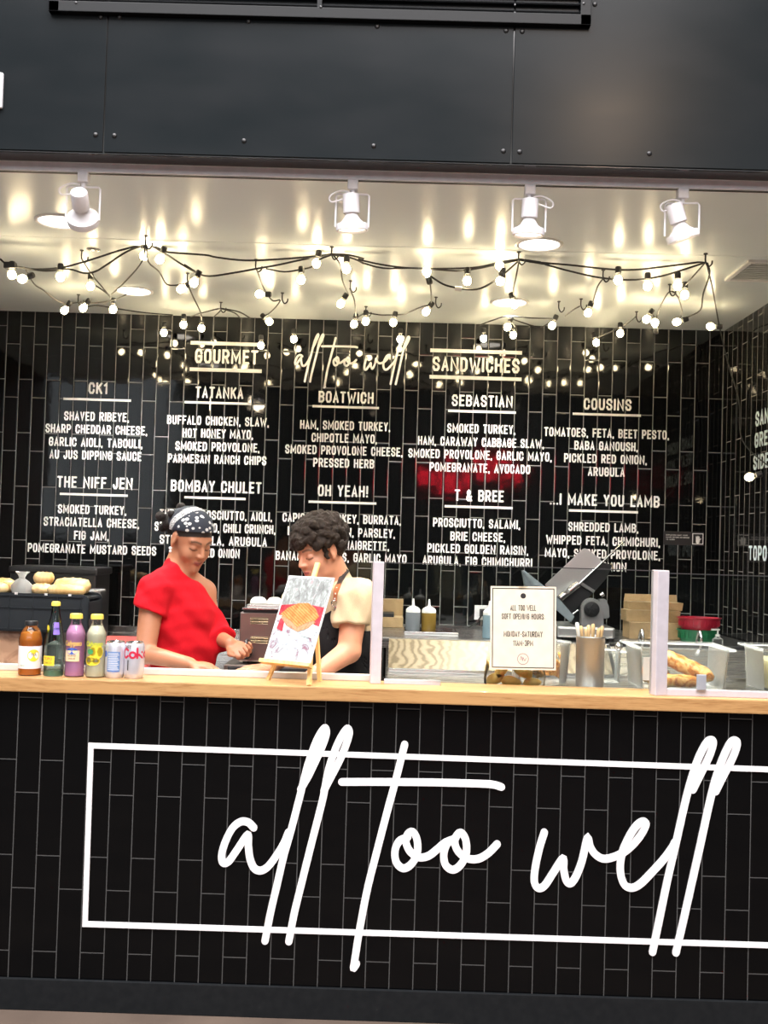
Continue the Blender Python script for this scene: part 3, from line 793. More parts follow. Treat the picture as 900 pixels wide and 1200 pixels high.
ZZ = [
 [r1(110, 165), r1(150, 235), r1(190, 262), r1(230, 295), r1(280, 320), r1(345, 316), r1(380, 318), r1(430, 318), r1(500, 305), r1(555, 282)],
 [r1(358, 122), r1(400, 190), r1(450, 250), r1(488, 298)],
 [r1(380, 335), r1(430, 330), r1(520, 345), r1(640, 362), r1(760, 372)],
 [r1(490, 282), r1(560, 215), r1(625, 135), r1(638, 70)],
 [r1(400, 230), r1(440, 255), r1(480, 285)],
 [r1(645, 70), r1(652, 138), r1(700, 182), r1(735, 238), r1(800, 238), r1(822, 238), r1(850, 295), r1(882, 362), r1(886, 395)],
 [r2(90, 378), r2(140, 362), r2(222, 344), r2(190, 380)], [r2(222, 344), r2(280, 362), r2(305, 384)], [r2(222, 342), r2(300, 358), r2(350, 386)],
 [r2(420, 168), r2(500, 182), r2(575, 171), r2(620, 160), r2(650, 130), r2(700, 110)],
 [r2(376, 168), r2(385, 190), r2(402, 238), r2(425, 282), r2(450, 310), r2(482, 308), r2(440, 360), r2(405, 378)],
 [r2(714, 108), r2(745, 150), r2(755, 220), r2(780, 280)], [r2(788, 256), r2(808, 310), r2(815, 380)],
 [r2(815, 385), r2(855, 364), r3(70, 368), r3(110, 372), r3(190, 370), r3(220, 360), r3(280, 335), r3(318, 322), r3(318, 260), r3(310, 205), r3(305, 168)],
 [r3(706, 132), r3(692, 210), r3(682, 262), r3(688, 300)],
 [r3(530, 418), r3(590, 395), r3(655, 378), r3(760, 385), r3(870, 388)], [r3(655, 380), r3(720, 405), r3(800, 425), r4(86, 340)], [r3(655, 380), r3(668, 398)], [r3(660, 380), r3(690, 425)],
 [r4(282, 178), r4(258, 212), r4(240, 272)], [r4(190, 286), r4(165, 300), r4(135, 322)],
 [r4(660, 125), r4(590, 205)],
 [r4(464, 312), r4(478, 330), r4(498, 280), r4(530, 230), r4(560, 250), r4(575, 300), r4(572, 326)],
 [r4(672, 122), r4(680, 165), r4(655, 240), r4(645, 300), r4(590, 330)],
 [r4(400, 326), r4(330, 372), r4(262, 402)], [r4(400, 326), r4(370, 350), r4(345, 370)]]
cab = MB()
for ln in FR: cab.tube(spline([hang(x, y, Y=YF + 0.012 * (i % 2)) for i, (x, y) in enumerate(ln)], 4), 0.0042, 6)
for ln in ZZ: cab.tube(spline([hang(x, y) for x, y in ln], 4), 0.0036, 6)
# the tail drops down the side wall corner to one last bulb
tail = [hang(*r4(668, 122)), hang(*r4(690, 215)), P(843, 382, 5.6), P(853, 425, 5.55), P(866, 470, 5.5), P(881, 516, 5.45)]
tail = [Vector((min(q.x, XR - 0.02), q.y, q.z)) for q in tail]
kq = P(881, 516, 5.45)
cab.tube(spline(tail + [Vector((XR - 0.03, 5.0, kq.z - 0.18)), Vector((XR - 0.03, 4.75, P(890, 556, 4.7).z))], 6), 0.0034, 6)
cab.build('cable', M['black_rubber'], sl, True)

def bulb(px, py, d=(0, -1), Y=None, z=2.69):
    """Round globe with its socket lying in direction d (pixels) from it."""
    c = hang(px, py, z, Y)
    if py > 395 and Y is None: c = P(px, py, 5.70)
    n = Vector((d[0], -0.25 * d[0], -d[1])).normalized()
    rot = n.to_track_quat('Z', 'Y').to_matrix()
    g = MB().lathe([(0, -0.024), (0.010, -0.022), (0.019, -0.014), (0.0235, -0.002), (0.0225, 0.008), (0.017, 0.017), (0.0115, 0.024), (0.0105, 0.032)], c, rot, 20).build('bulb', M['bulb_glass'], sl, True)
    MB().sphere(c, 0.0180, 14, rot, (1, 1, 1.1)).build('filament', M['filament'], g, True)
    MB().lathe([(0, 0.030), (0.0125, 0.030), (0.0135, 0.034), (0.0135, 0.052), (0.011, 0.058), (0, 0.058)], c, rot, 16).build('socket', M['black'], g, True)
FB = [(13.9, 322), (26.1, 326.8, (1, -.3)), (70.7, 324.7), (168.5, 299.9), (187.2, 303.9, (.4, -1)), (227.2, 331.3, (.5, -1)), (352.8, 327.9), (370.7, 308.7, (.2, -1)), (405.9, 315.3), (500, 318, (.3, 1)),
      (547.5, 329.2), (585.3, 311.3, (.3, 1)), (586.1, 329.2, (.2, -1)), (724.2, 328.2), (758.8, 335.3), (794, 334.7)]
for b in FB: bulb(b[0], b[1], b[2] if len(b) > 2 else (0, -1), YF)
RB = [(106, 335.3), (212, 338.8, (1, -.6)), (75.5, 363.9, (.7, -1)), (97.3, 361.2, (.7, -.9)), (132.5, 362.5), (215, 380.7), (192, 390), (236, 384.7), (304, 344.7, (1, .05)), (399.2, 356.1, (.6, -1)),
      (315.5, 376.7, (-.7, -.6)), (414.7, 380.1, (.2, -1)), (428.5, 376.7), (344.3, 397.5), (305.7, 405), (499.2, 365.2, (.7, -1)), (602.7, 356.7, (-.3, -1)), (460.8, 378, (.2, -1)), (594.7, 383.3, (.4, -1)),
      (601.3, 392.7), (647, 381.5, (.4, -1)), (566.7, 396.7), (469, 397.5), (802.3, 345.6), (689, 366.5, (.3, -1)), (757.8, 374.2, (.6, -1)), (767.5, 378, (.1, 1)), (793, 377.3, (1, -.3)), (832.5, 382.6, (1, .05)), (726.7, 390.7), (698.7, 401.6, (-.3, -1))]
for b in RB: bulb(b[0], b[1], b[2] if len(b) > 2 else (0, -1))
q = P(878, 559, 4.75); bulb(878, 559, (1, -.3), 4.72)
# white plug joint in the front run
MB().cyl(P(533, 338, YF), P(541, 339, YF), 0.011, 0.012, 14).build('cable_joint', M['white_plastic'], sl, True)
MB().box(P(4, 311, YF) + Vector((0.03, 0, 0)), (0.05, 0.03, 0.028), None, 0.004).build('cable_plug', M['black'], sl)

def hook(px, py, i, where):
    q = PZ(px, py, ZC)
    Y = min(5.72, max(4.3, q.y)); x = P(px, py, Y).x
    mb = MB()
    mb.tube(spline([(x, Y, ZC), (x, Y, ZC - 0.035), (x + 0.012, Y, ZC - 0.055), (x + 0.026, Y, ZC - 0.045), (x + 0.028, Y, ZC - 0.03)], 5), 0.0034, 6)
    mb.cyl((x, Y, ZC), (x, Y, ZC - 0.004), 0.009, 0.009, 12)
    o = mb.build('ceiling_hook', M['black'], None, True)
    tag(o, 'black ceiling hook carrying the bulb cable ' + where, 'hook', 'cup hooks for the light string')
HOOKS = [((171, 276), 'in the front run, between the first two spotlights'), ((389, 289), 'in front, below the spotlight with the looped cable'), ((608, 295), 'in the front run, beside the brightest lit downlight'),
 ((827, 297), 'at the far end by the air vent'), ((96, 293), 'beside the round sprinkler cover'), ((220, 320), 'in the middle row above GOURMET'), ((331, 343), 'between GOURMET and the small handwritten logo'),
 ((411, 329), 'in the middle row above the small handwritten logo'), ((511, 348), 'in the middle row above SANDWICHES'), ((681, 350), 'in the middle row above the start of COUSINS'), ((785, 333), 'in the middle row below the tilted spotlight'),
 ((746, 365), 'close to the tile wall above COUSINS'), ((259, 354), 'close to the tile wall above GOURMET'), ((429, 359), 'close to the tile wall above the handwritten logo'), ((655, 353), 'close to the tile wall between SANDWICHES and COUSINS'),
 ((92, 345), 'close to the tile wall above CK1'), ((707, 316), 'in the front run, between the last two spotlights'), ((300, 304), 'in front, between GOURMET and the logo')]
for i, ((x, y), where) in enumerate(HOOKS): hook(x, y, i, where)
# ================================================================== GLASS GUARD
def ledge(px, py):    # point of the ledge top under a pixel
    return PZ(px, py, ZL)
M['alu'] = plain('white_aluminium', (0.50, 0.47, 0.51, 1), 0.38)
gg = thing('glass_guard', 'clear glass counter guard between square white aluminium posts on the ledge', 'sneeze guard', P(600, 800, 3.5))
YP1, YP2 = 3.526, 3.452
xa = P(441.5, 730, YP1).x; xb = P(772.5, 740, YP2).x
MB().box((xa, YP1, ZL + 0.205), (0.036, 0.036, 0.41), Matrix.Rotation(0.12, 3, 'Z'), 0.003).build('post', M['alu'], gg)
MB().box((xb, YP2, ZL + 0.205), (0.043, 0.043, 0.41), Matrix.Rotation(0.28, 3, 'Z'), 0.003).build('post', M['alu'], gg)
def pane(x0, y0, x1, y1, z0, z1):
    mb = MB(); d = Vector((x1 - x0, y1 - y0, 0)).normalized(); n = Vector((-d.y, d.x, 0)) * 0.004
    a, b = Vector((x0, y0, 0)), Vector((x1, y1, 0))
    mb.prism([(0, 0), (1, 0), (1, 1), (0, 1)], n, a + Vector((0, 0, z0)), b - a, (0, 0, z1 - z0))
    o = mb.build('pane', M['guard_glass'], gg)
    MB().prism([(0, 0), (1, 0), (1, 1), (0, 1)], n * 1.0, a + Vector((0, 0, z1)), b - a, (0, 0, 0.003)).build('polished_edge', M['dark_steel'], o)
pane(xa + 0.02, YP1, xb - 0.02, YP2, ZL + 0.012, 1.482)
pane(xb + 0.025, YP2, xb + 0.62, YP2 - 0.01, ZL + 0.02, 1.475)
r1a = P(450, 795, YP1).x; r1b = P(516, 796, YP1).x
MB().box2((r1a, YP1 - 0.012, ZL), (r1b, YP1 + 0.010, ZL + 0.016), 0.002).build('base_channel', M['alu'], gg)
MB().box2((xb + 0.022, YP2 - 0.014, ZL), (xb + 0.62, YP2 + 0.012, ZL + 0.022), 0.002).build('base_channel', M['alu'], gg)
ck = P(821.5, 798, YP2 - 0.016)
MB().box((ck.x, YP2 - 0.02, ZL + 0.047), (0.032, 0.007, 0.052), None, 0.003).build('clip', plain('grey_clip', (0.30, 0.32, 0.36, 1), 0.4), gg)

# ================================================================== DRINKS ON THE LEDGE
def wrap_text(text, size, R, c, theta, z, mat, name, parent, squash=1.0, slant=0.0, bold=0.0):
    vs, fs = font_mesh(text, size, 0.0, bold)
    mb = MB()
    pts = []
    for x, y, _ in vs:
        a = theta + (x * squash + slant * y) / R
        pts.append(Vector((c[0] + R * math.sin(a), c[1] - R * math.cos(a), c[2] + z + y)))
    mb.faces(pts, fs)
    return mb.build(name, mat, parent, normals=False)
def band(mb, prof, c, t0, t1, seg=20):
    """Part-turn of a lathe facing the camera side, angles from -Y."""
    rows = []
    for r, z in prof:
        rows.append([mb.bm.verts.new((c[0] + r * math.sin(t0 + (t1 - t0) * i / seg), c[1] - r * math.cos(t0 + (t1 - t0) * i / seg), c[2] + z)) for i in range(seg + 1)])
    for a, b in zip(rows, rows[1:]):
        for i in range(seg): mb.bm.faces.new([a[i], a[i + 1], b[i + 1], b[i]])
    return mb
def patch_ellipse(mb, R, c, theta, z, rx, rz, seg=20):
    ctr = mb.bm.verts.new((c[0] + R * math.sin(theta), c[1] - R * math.cos(theta), c[2] + z))
    ring = []
    for i in range(seg):
        a = 2 * PI * i / seg; t = theta + rx * math.cos(a) / R
        ring.append(mb.bm.verts.new((c[0] + R * math.sin(t), c[1] - R * math.cos(t), c[2] + z + rz * math.sin(a))))
    for i in range(seg): mb.bm.faces.new([ctr, ring[i], ring[(i + 1) % seg]])
    return mb
def shrink(prof, d, z0, z1):
    return [(0, z0)] + [(max(0.002, r - d), min(max(z, z0), z1)) for r, z in prof if r > 0 and z0 - 0.01 <= z <= z1 + 0.001] + [(0, z1)]
M['yellow_cap'] = plain('yellow_cap', (0.80, 0.62, 0.10, 1), 0.35)
M['yellow_label'] = plain('yellow_label', (0.85, 0.66, 0.04, 1), 0.5)
M['white_label'] = plain('white_label', (0.80, 0.76, 0.76, 1), 0.5)
M['peach_label'] = plain('peach_label', (0.85, 0.62, 0.38, 1), 0.5)
M['blue_print'] = plain('blue_print', (0.06, 0.14, 0.50, 1), 0.5)
M['red_print'] = plain('red_print', (0.55, 0.02, 0.06, 1), 0.4)
M['green_print'] = plain('green_print', (0.05, 0.30, 0.10, 1), 0.5)
M['violet_print'] = plain('violet_print', (0.25, 0.16, 0.62, 1), 0.5)
M['pale_print'] = plain('pale_print', (0.72, 0.74, 0.78, 1), 0.5)

def spot(px, Y=3.475):
    q = P(px, 790, Y); return Vector((q.x, Y, ZL))

c = spot(34.5)
t = thing('tea_bottle', 'round bottle of amber tea with a white label and black cap on the ledge', 'bottle', c)
prof = [(0, 0), (0.034, 0), (0.037, 0.004), (0.037, 0.105), (0.0385, 0.112), (0.038, 0.120), (0.033, 0.142), (0.024, 0.156), (0.0195, 0.161), (0.0195, 0.172)]
MB().lathe(prof, c, None, 36).build('glass_body', M['glass'], t, True)
MB().lathe(shrink(prof, 0.0018, 0.003, 0.150), c, None, 36).build('drink', liquid('amber_tea', (0.80, 0.30, 0.05, 1), 0.35), t, True)
MB().lathe([(0.0376, 0.024), (0.0378, 0.026), (0.0378, 0.096), (0.0376, 0.098)], c, None, 36).build('label', M['white_label'], t, True)
lb = patch_ellipse(MB(), 0.0382, c, 0.62, 0.068, 0.020, 0.020).build('label_dot', M['yellow_label'], t)
wrap_text('TEA', 0.013, 0.0385, c, 0.62, 0.070, M['ink'], 'label_lettering', t, 0.8)
wrap_text('organic', 0.008, 0.0380, c, -0.35, 0.035, M['green_print'], 'label_lettering', t, 0.8)
MB().lathe([(0.0195, 0.165), (0.0215, 0.165), (0.0215, 0.176), (0.020, 0.179), (0, 0.179)], c, None, 30).build('cap', M['black'], t, True)

c = spot(62.5)
t = thing('water_bottle', 'tall clear glass bottle of sparkling water with a small yellow label on the ledge', 'bottle', c)
prof = [(0, 0), (0.030, 0), (0.0325, 0.004), (0.0325, 0.100), (0.031, 0.120), (0.0245, 0.158), (0.0155, 0.200), (0.0125, 0.225), (0.0125, 0.238)]
M['green_glass'] = clear_glass('pale_green_glass', (0.80, 0.92, 0.88, 1), 1.1)
MB().lathe(prof, c, None, 36).build('glass_body', M['green_glass'], t, True)
MB().lathe(shrink(prof, 0.002, 0.006, 0.118), c, None, 36).build('water', frosty('sparkling_water', 0.16), t, True)
MB().lathe([(0, 0.001), (0.0318, 0.002), (0.0318, 0.019), (0, 0.020)], c, None, 30).build('thick_base', liquid('green_base_glass', (0.45, 0.80, 0.66, 1), 0.45), t, True)
band(MB(), [(0.0329, 0.036), (0.0329, 0.068)], c, -1.1, 0.35).build('label', M['yellow_label'], t, True)
wrap_text('TOPO', 0.014, 0.0332, c, -0.36, 0.058, M['red_print'], 'label_lettering', t, 0.9)
wrap_text('CHICO', 0.011, 0.0332, c, -0.36, 0.045, M['ink'], 'label_lettering', t, 0.9)
band(MB(), [(0.0281, 0.138), (0.0207, 0.178)], c, 0.12, 0.9, 8).build('shoulder_print', M['violet_print'], t, True)
patch_ellipse(MB(), 0.0255, c, -0.75, 0.156, 0.008, 0.013).build('shoulder_dot', M['yellow_label'], t)
MB().lathe([(0.0125, 0.232), (0.0150, 0.232), (0.0146, 0.242), (0.012, 0.246), (0, 0.246)], c, None, 24).build('cap', M['yellow_cap'], t, True)

def lemonade(px, col, label, lcol, word_col, blob):
    c = spot(px)
    t = thing('lemonade_bottle', label, 'bottle', c)
    prof = [(0, 0), (0.029, 0), (0.032, 0.004), (0.032, 0.030), (0.0315, 0.034), (0.0315, 0.120), (0.0325, 0.126), (0.0325, 0.142), (0.030, 0.152), (0.021, 0.170), (0.0175, 0.178), (0.0175, 0.198)]
    MB().lathe(prof, c, None, 36).build('glass_body', M['glass'], t, True)
    MB().lathe(shrink(prof, 0.0018, 0.003, 0.172), c, None, 36).build('drink', liquid('drink_' + blob, col, 0.22), t, True)
    lay = MB()
    if blob == 'pink':
        band(lay, [(0.0320, 0.052), (0.0320, 0.088)], c, -0.9, 0.75)
        lay.build('label', M['peach_label'], t, True)
        patch_ellipse(MB(), 0.0323, c, -0.05, 0.086, 0.020, 0.011).build('label_fruit', M['blue_print'], t)
        wrap_text('ISLAND', 0.0085, 0.0324, c, -0.05, 0.071, M['ink'], 'label_lettering', t)
        wrap_text('WAVE', 0.0085, 0.0324, c, -0.05, 0.061, M['ink'], 'label_lettering', t)
    else:
        patch_ellipse(lay, 0.0320, c, 0.30, 0.085, 0.024, 0.024); patch_ellipse(lay, 0.03205, c, -0.15, 0.056, 0.028, 0.016)
        lay.build('label', M['yellow_label'], t, True)
        patch_ellipse(MB(), 0.0323, c, -0.35, 0.086, 0.011, 0.009).build('label_fruit', M['green_print'], t)
        wrap_text('ORIGINAL', 0.0085, 0.0324, c, -0.12, 0.064, M['ink'], 'label_lettering', t)
        wrap_text('LEMONADE', 0.0085, 0.0324, c, -0.12, 0.055, M['ink'], 'label_lettering', t)
    wrap_text('Calypso', 0.023, 0.0324, c, 0.0, 0.111, word_col, 'brand_lettering', t, 0.86, 0.15, 0.0009)
    MB().lathe([(0.0175, 0.192), (0.0212, 0.192), (0.0212, 0.200), (0.020, 0.2065), (0.018, 0.208), (0, 0.208)], c, None, 30).build('cap', M['yellow_cap'], t, True)
M['gold_print'] = plain('gold_print', (0.75, 0.48, 0.14, 1), 0.4)
M['lime_print'] = plain('lime_print', (0.55, 0.58, 0.05, 1), 0.4)
lemonade(87, (0.80, 0.42, 0.68, 1), 'bottle of pink lemonade with a yellow cap, beside the tall water bottle', None, M['gold_print'], 'pink')
lemonade(111.5, (0.92, 0.90, 0.68, 1), 'bottle of pale yellow lemonade with a yellow cap, beside the drink cans', None, M['lime_print'], 'yellow')

def can(px, label, style):
    c = spot(px)
    t = thing('soda_can', label, 'can', c)
    MB().lathe([(0, 0.004), (0.024, 0.004), (0.026, 0.0), (0.0285, 0.004), (0.0325, 0.014), (0.033, 0.018), (0.033, 0.105), (0.0315, 0.110), (0.0285, 0.117)], c, None, 40).build('can_body', M['can_silver'], t, True)
    MB().lathe([(0.0285, 0.117), (0.0295, 0.119), (0.0290, 0.121), (0.0265, 0.1205), (0.0255, 0.116), (0, 0.116)], c, None, 36).build('can_lid', M['steel_fine'], t, True)
    tb = MB(); tb.lathe([(0.004, 0.1165), (0.008, 0.117), (0.008, 0.1185), (0.004, 0.119)], c + Vector((0, -0.006, 0)), None, 16, 0.9, 1.5); tb.build('pull_tab', M['steel_fine'], t, True)
    if style == 'blue':
        band(MB(), [(0.0332, 0.022), (0.0332, 0.088)], c, -0.62, 0.72).build('facts_panel', M['facts_blue'], t, True)
        mb = MB()
        for k in range(11): band(mb, [(0.0334, 0.028 + k * 0.0053), (0.0334, 0.0302 + k * 0.0053)], c, -0.52, 0.62 - 0.08 * (k % 3), 10)
        mb.build('facts_lettering', M['pale_print'], t, True)
        patch_ellipse(MB(), 0.0334, c, -0.95, 0.080, 0.009, 0.011).build('round_logo', M['blue_print'], t)
        wrap_text('16 CALORIES', 0.008, 0.0335, c, 0.05, 0.0245, M['blue_print'], 'facts_lettering', t, 0.8)
    else:
        mb = MB()
        E_ = [(.5 + .46 * math.cos(a), .5 + .5 * math.sin(a)) for a in [0.0 + 2 * PI * k_ / 14 for k_ in range(15)]]
        for x0, st in ((-0.046, [[(.95, 1.30), (.5, 1.6), (.05, 1.2), (0, .6), (.15, .1), (.5, -.05), (.95, .3)]]), (-0.020, [E_]), (0.006, [[(0, 0), (0, 1.65)], [(.85, 1.0), (.06, .45)], [(.25, .6), (.9, 0)]]),
                        (0.032, [[(.05, .5), (.9, .5), (.8, .9), (.45, 1.0), (.1, .75), (.05, .4), (.3, 0), (.9, .15)]])):
            for s_ in st: mb.ribbon([(x0 + q[0] * .021, q[1] * .0185) for q in s_], 0.0068, (0, 0, 0), (1, 0, 0), (0, 0, 1), (0, -1, 0), 0.0004)
        for v in mb.bm.verts:
            th = v.co.x / 0.0333 + 0.32; R2 = 0.0332 - v.co.y
            v.co = Vector((c[0] + R2 * math.sin(th), c[1] - R2 * math.cos(th), c[2] + 0.070 + v.co.z))
        mb.build('brand_lettering', M['red_print'], t, normals=False)
        wrap_text('DIET', 0.016, 0.0333, c, -0.55, 0.104, M['ink'], 'brand_lettering', t, 0.9)
        band(MB(), [(0.0332, 0.028), (0.0332, 0.062)], c, -0.5, -0.38, 4).build('side_lettering', M['ink'], t, True)
M['can_silver'] = plain('can_aluminium', (0.66, 0.66, 0.72, 1), 0.34, 0.55)
M['facts_blue'] = plain('facts_blue', (0.18, 0.32, 0.62, 1), 0.35, 0.3)
can(134.5, 'silver and blue drink can showing its nutrition panel on the ledge', 'blue')
can(157, 'silver drink can with large red letters, last of the row of drinks', 'red')

# ================================================================== EASEL AND PICTURE
psi, lam = math.radians(30), math.radians(25)
w_ = Vector((math.cos(psi), -math.sin(psi), 0)); u_ = Vector((math.sin(lam) * math.sin(psi), math.sin(lam) * math.cos(psi), math.cos(lam))); n_ = w_.cross(u_)
B0 = P(336.5, 776, 3.452)
ez = thing('easel', 'small pine tabletop easel holding a food picture on the ledge', 'easel', ledge(340, 797))
def bar(a, b, wd, th, side):
    a, b = Vector(a), Vector(b); d = (b - a).normalized(); s_ = (side - d * side.dot(d)).normalized(); q = d.cross(s_)
    return MB().prism([(-wd / 2, -th / 2), (wd / 2, -th / 2), (wd / 2, th / 2), (-wd / 2, th / 2)], b - a, a, s_, q)
back = n_ * -0.010
bar(B0 + back + u_ * 0.02, B0 + back + u_ * 0.366, 0.017, 0.009, w_).build('mast', M['pine'], ez)
fl, fr, fb = ledge(314, 797.5), ledge(362, 804.0), ledge(374.5, 799.5)
bar(B0 + back * 1.9 + u_ * 0.30 - w_ * 0.006, fl + Vector((0, 0, 0.003)), 0.013, 0.009, w_).build('leg', M['pine'], ez)
bar(B0 + back * 1.9 + u_ * 0.30 + w_ * 0.006, fr + Vector((0, 0, 0.003)), 0.013, 0.009, w_).build('leg', M['pine'], ez)
bar(B0 + back * 2.8 + u_ * 0.28, fb + Vector((0, 0, 0.003)), 0.013, 0.009, w_).build('leg', M['pine'], ez)
bar(B0 - w_ * 0.102 - u_ * 0.006 + n_ * 0.004, B0 + w_ * 0.100 - u_ * 0.006 + n_ * 0.004, 0.012, 0.028, u_).build('tray', M['pine'], ez)

def art(name, stops, scale, vec=None, det=4, dist=1.0):
    t = NT(name); n = t.noise(scale, det, t.mapped(vec) if vec else None, 0.6, dist)
    t.set(color=t.ramp(n, stops), rough=0.35); return t.m
M['art_card'] = plain('picture_card', (0.60, 0.64, 0.64, 1), 0.5)
M['art_top'] = art('picture_grey', [(0.30, srgb(100, 102, 102)), (0.5, srgb(132, 138, 138)), (0.62, srgb(160, 168, 168)), (0.68, srgb(160, 116, 126)), (0.74, srgb(170, 178, 178))], 26, (3, 3, 0.8))
M['art_paper'] = art('picture_paper', [(0.34, srgb(128, 92, 108)), (0.43, srgb(146, 150, 156)), (0.52, srgb(172, 188, 192)), (0.66, srgb(194, 206, 208))], 30, None, 5, 1.5)
M['art_red'] = art('picture_red', [(0.35, srgb(140, 24, 42)), (0.6, srgb(190, 60, 72))], 40)
t = NT('picture_bread'); wv = t.node('ShaderNodeTexWave'); wv.inputs['Scale'].default_value = 55; wv.inputs['Distortion'].default_value = 1.0; wv.bands_direction = 'DIAGONAL'
t.l.new(t.mapped((1, 0.2, 1)), wv.inputs['Vector'])
n = t.math('ADD', t.math('MULTIPLY', wv.outputs['Fac'], 0.22), t.math('MULTIPLY', t.noise(40, 4), 0.8))
t.set(color=t.ramp(n, [(0.25, srgb(150, 72, 30)), (0.5, srgb(190, 112, 56)), (0.75, srgb(206, 150, 94))]), rough=0.35); M['art_bread'] = t.m
M['art_fill'] = art('picture_filling', [(0.3, srgb(120, 60, 45)), (0.5, srgb(196, 140, 110)), (0.7, srgb(120, 110, 70))], 60)
pic = thing('food_picture', 'photo print of a pressed sandwich in foil paper standing on the pine easel', 'picture', B0)
WD, HT = 0.187, 0.306
def sheet(poly, h, name, mat, th=0.0006):
    MB().prism(poly, n_ * th, B0 + u_ * 0.002 + n_ * h, w_ * WD, u_ * HT).build(name, mat, pic)
sheet([(-.5, 0), (.5, 0), (.5, 1), (-.5, 1)], 0.0, 'card', M['art_card'], 0.004)
sheet([(-.47, .60), (.47, .60), (.47, .98), (-.47, .98)], 0.0042, 'print_sky', M['art_top'])
sheet([(-.47, .02), (.47, .02), (.47, .60), (-.47, .60)], 0.0042, 'print_paper', M['art_paper'])
sheet([(-.47, .52), (-.2, .52), (-.15, .66), (-.47, .64)], 0.0050, 'print_box', M['art_red'])
sheet([(.18, .46), (.47, .42), (.47, .64), (.2, .66)], 0.0050, 'print_box', M['art_red'])
sheet([(-.42, .36), (-.28, .33), (-.30, .50), (-.40, .48)], 0.0050, 'print_box', M['art_red'])
sheet([(-.40, .50), (-.22, .40), (.05, .34), (.30, .40), (.38, .46), (.2, .54), (-.2, .56)], 0.0057, 'print_filling', M['art_fill'])
sheet([(-.42, .53), (-.30, .61), (-.10, .67), (.12, .68), (.30, .62), (.42, .53), (.36, .48), (.22, .46), (.02, .39), (-.16, .46), (-.36, .51)], 0.0064, 'print_sandwich', M['art_bread'])
sheet([(.14, .30), (.40, .28), (.47, .40), (.34, .44)], 0.0064, 'print_foil', M['art_card'])

# ================================================================== HOURS NOTICE
Yn = 3.474
nc = P(613, 736, Yn)
sgn2 = thing('hours_notice', 'cream paper notice with opening hours in a thin black border, taped on the glass guard', 'notice', nc)
rn = Matrix.Rotation(math.radians(-1.2), 3, 'Y') @ Matrix.Rotation(-0.078, 3, 'Z')
ex_, ez_ = rn @ Vector((1, 0, 0)), rn @ Vector((0, 0, 1)); en_ = ex_.cross(ez_)
k = Yn / FPX
MB().prism([(-38, -48.5), (38, -48.5), (38, 48.5), (-38, 48.5)], en_ * 0.0008, nc, ex_ * k, ez_ * k).build('paper_sheet', M['paper'], sgn2)
fo = nc + en_ * 0.0009
mb = MB(); mb.ribbon([(-35.5 * k, -46 * k), (35.5 * k, -46 * k), (35.5 * k, 46 * k), (-35.5 * k, 46 * k), (-35.5 * k, -46.4 * k)], 1.1 * k, fo, ex_, ez_, en_, 0.0002, caps=False)
mb.build('border', M['ink'], sgn2, normals=False)
mb = MB()
for tx, wd, yy in (('ALL TOO WELL', 30, 23.5), ('SOFT OPENING HOURS:', 50, 13.5), ('MONDAY-SATURDAY', 45, -7), ('11AM-3PM', 23, -17.5)):
    stroke_text(mb, tx, 0, yy * k, wd * k, 6.6 * k, fo, ex_, ez_, en_, 0.0003, weight=0.125, cw=0.46, gap=0.20)
mb.build('notice_lettering', M['ink'], sgn2, normals=False)
mb = MB(); mb.prism([(3.2 * math.cos(2 * PI * i / 20), 37.5 + 3.2 * math.sin(2 * PI * i / 20)) for i in range(20)], en_ * 0.0003, fo, ex_ * k, ez_ * k)
mb.build('round_logo', M['ink'], sgn2)
mb = MB(); mb.ribbon([(6.3 * k * math.cos(2 * PI * i / 28), (-36 * k + 6.3 * k * math.sin(2 * PI * i / 28))) for i in range(29)], 0.8 * k, fo, ex_, ez_, en_, 0.0003, caps=False)
mb.ribbon([(a * k, b * k) for a, b in spline([(-3, -37), (-2, -33), (-.5, -38), (0, -34), (2, -38), (3.5, -35)], 4)], 0.7 * k, fo, ex_, ez_, en_, 0.0003)
mb.build('stamp_logo', plain('stamp_ink', (0.30, 0.18, 0.20, 1), 0.6), sgn2, normals=False)
MB().box(nc + ez_ * 47.5 * k + en_ * 0.0012, (0.03, 0.001, 0.012)).build('tape', clear_glass('tape', (0.95, 0.95, 0.92, 1), 0.6, 0.2), sgn2)

# ================================================================== COLD PREP TABLE (behind the glass)
ZP = 1.064
t = NT('swirled_steel'); n = t.noise(4.5, 3, None, 0.55, 2.4); wv = t.node('ShaderNodeTexWave'); wv.inputs['Scale'].default_value = 9; wv.inputs['Distortion'].default_value = 11; wv.inputs['Detail'].default_value = 3
t.l.new(t.mapped((1, 1, 2)), wv.inputs['Vector'])
t.set(color=t.ramp(wv.outputs['Fac'], [(0.1, (0.10, 0.075, 0.042, 1)), (0.45, (0.17, 0.135, 0.085, 1)), (0.9, (0.20, 0.16, 0.105, 1))]), metal=0.45, rough=t.math('MULTIPLY_ADD', wv.outputs['Fac'], 0.12, 0.36)); t.bump(wv.outputs['Fac'], 0.02, 0.001); M['swirl'] = t.m
X0 = P(452, 780, 3.7).x; X1 = XR - 0.03
pt = thing('prep_table', 'stainless cold prep table with a sloping lid behind the glass guard', 'prep table', (0.8, 3.9, 0))
MB().box2((X0, 3.612, 0.12), (X1, 4.135, ZP - 0.0015), 0.004).build('cabinet', M['steel'], pt)
for x_ in (X0 + 0.06, X1 - 0.06):
    for y_ in (3.68, 4.08): MB().cyl((x_, y_, 0.004), (x_, y_, 0.125), 0.022).build('foot', M['dark_steel'], pt, True)
zt = P(500, 750, 4.10).z
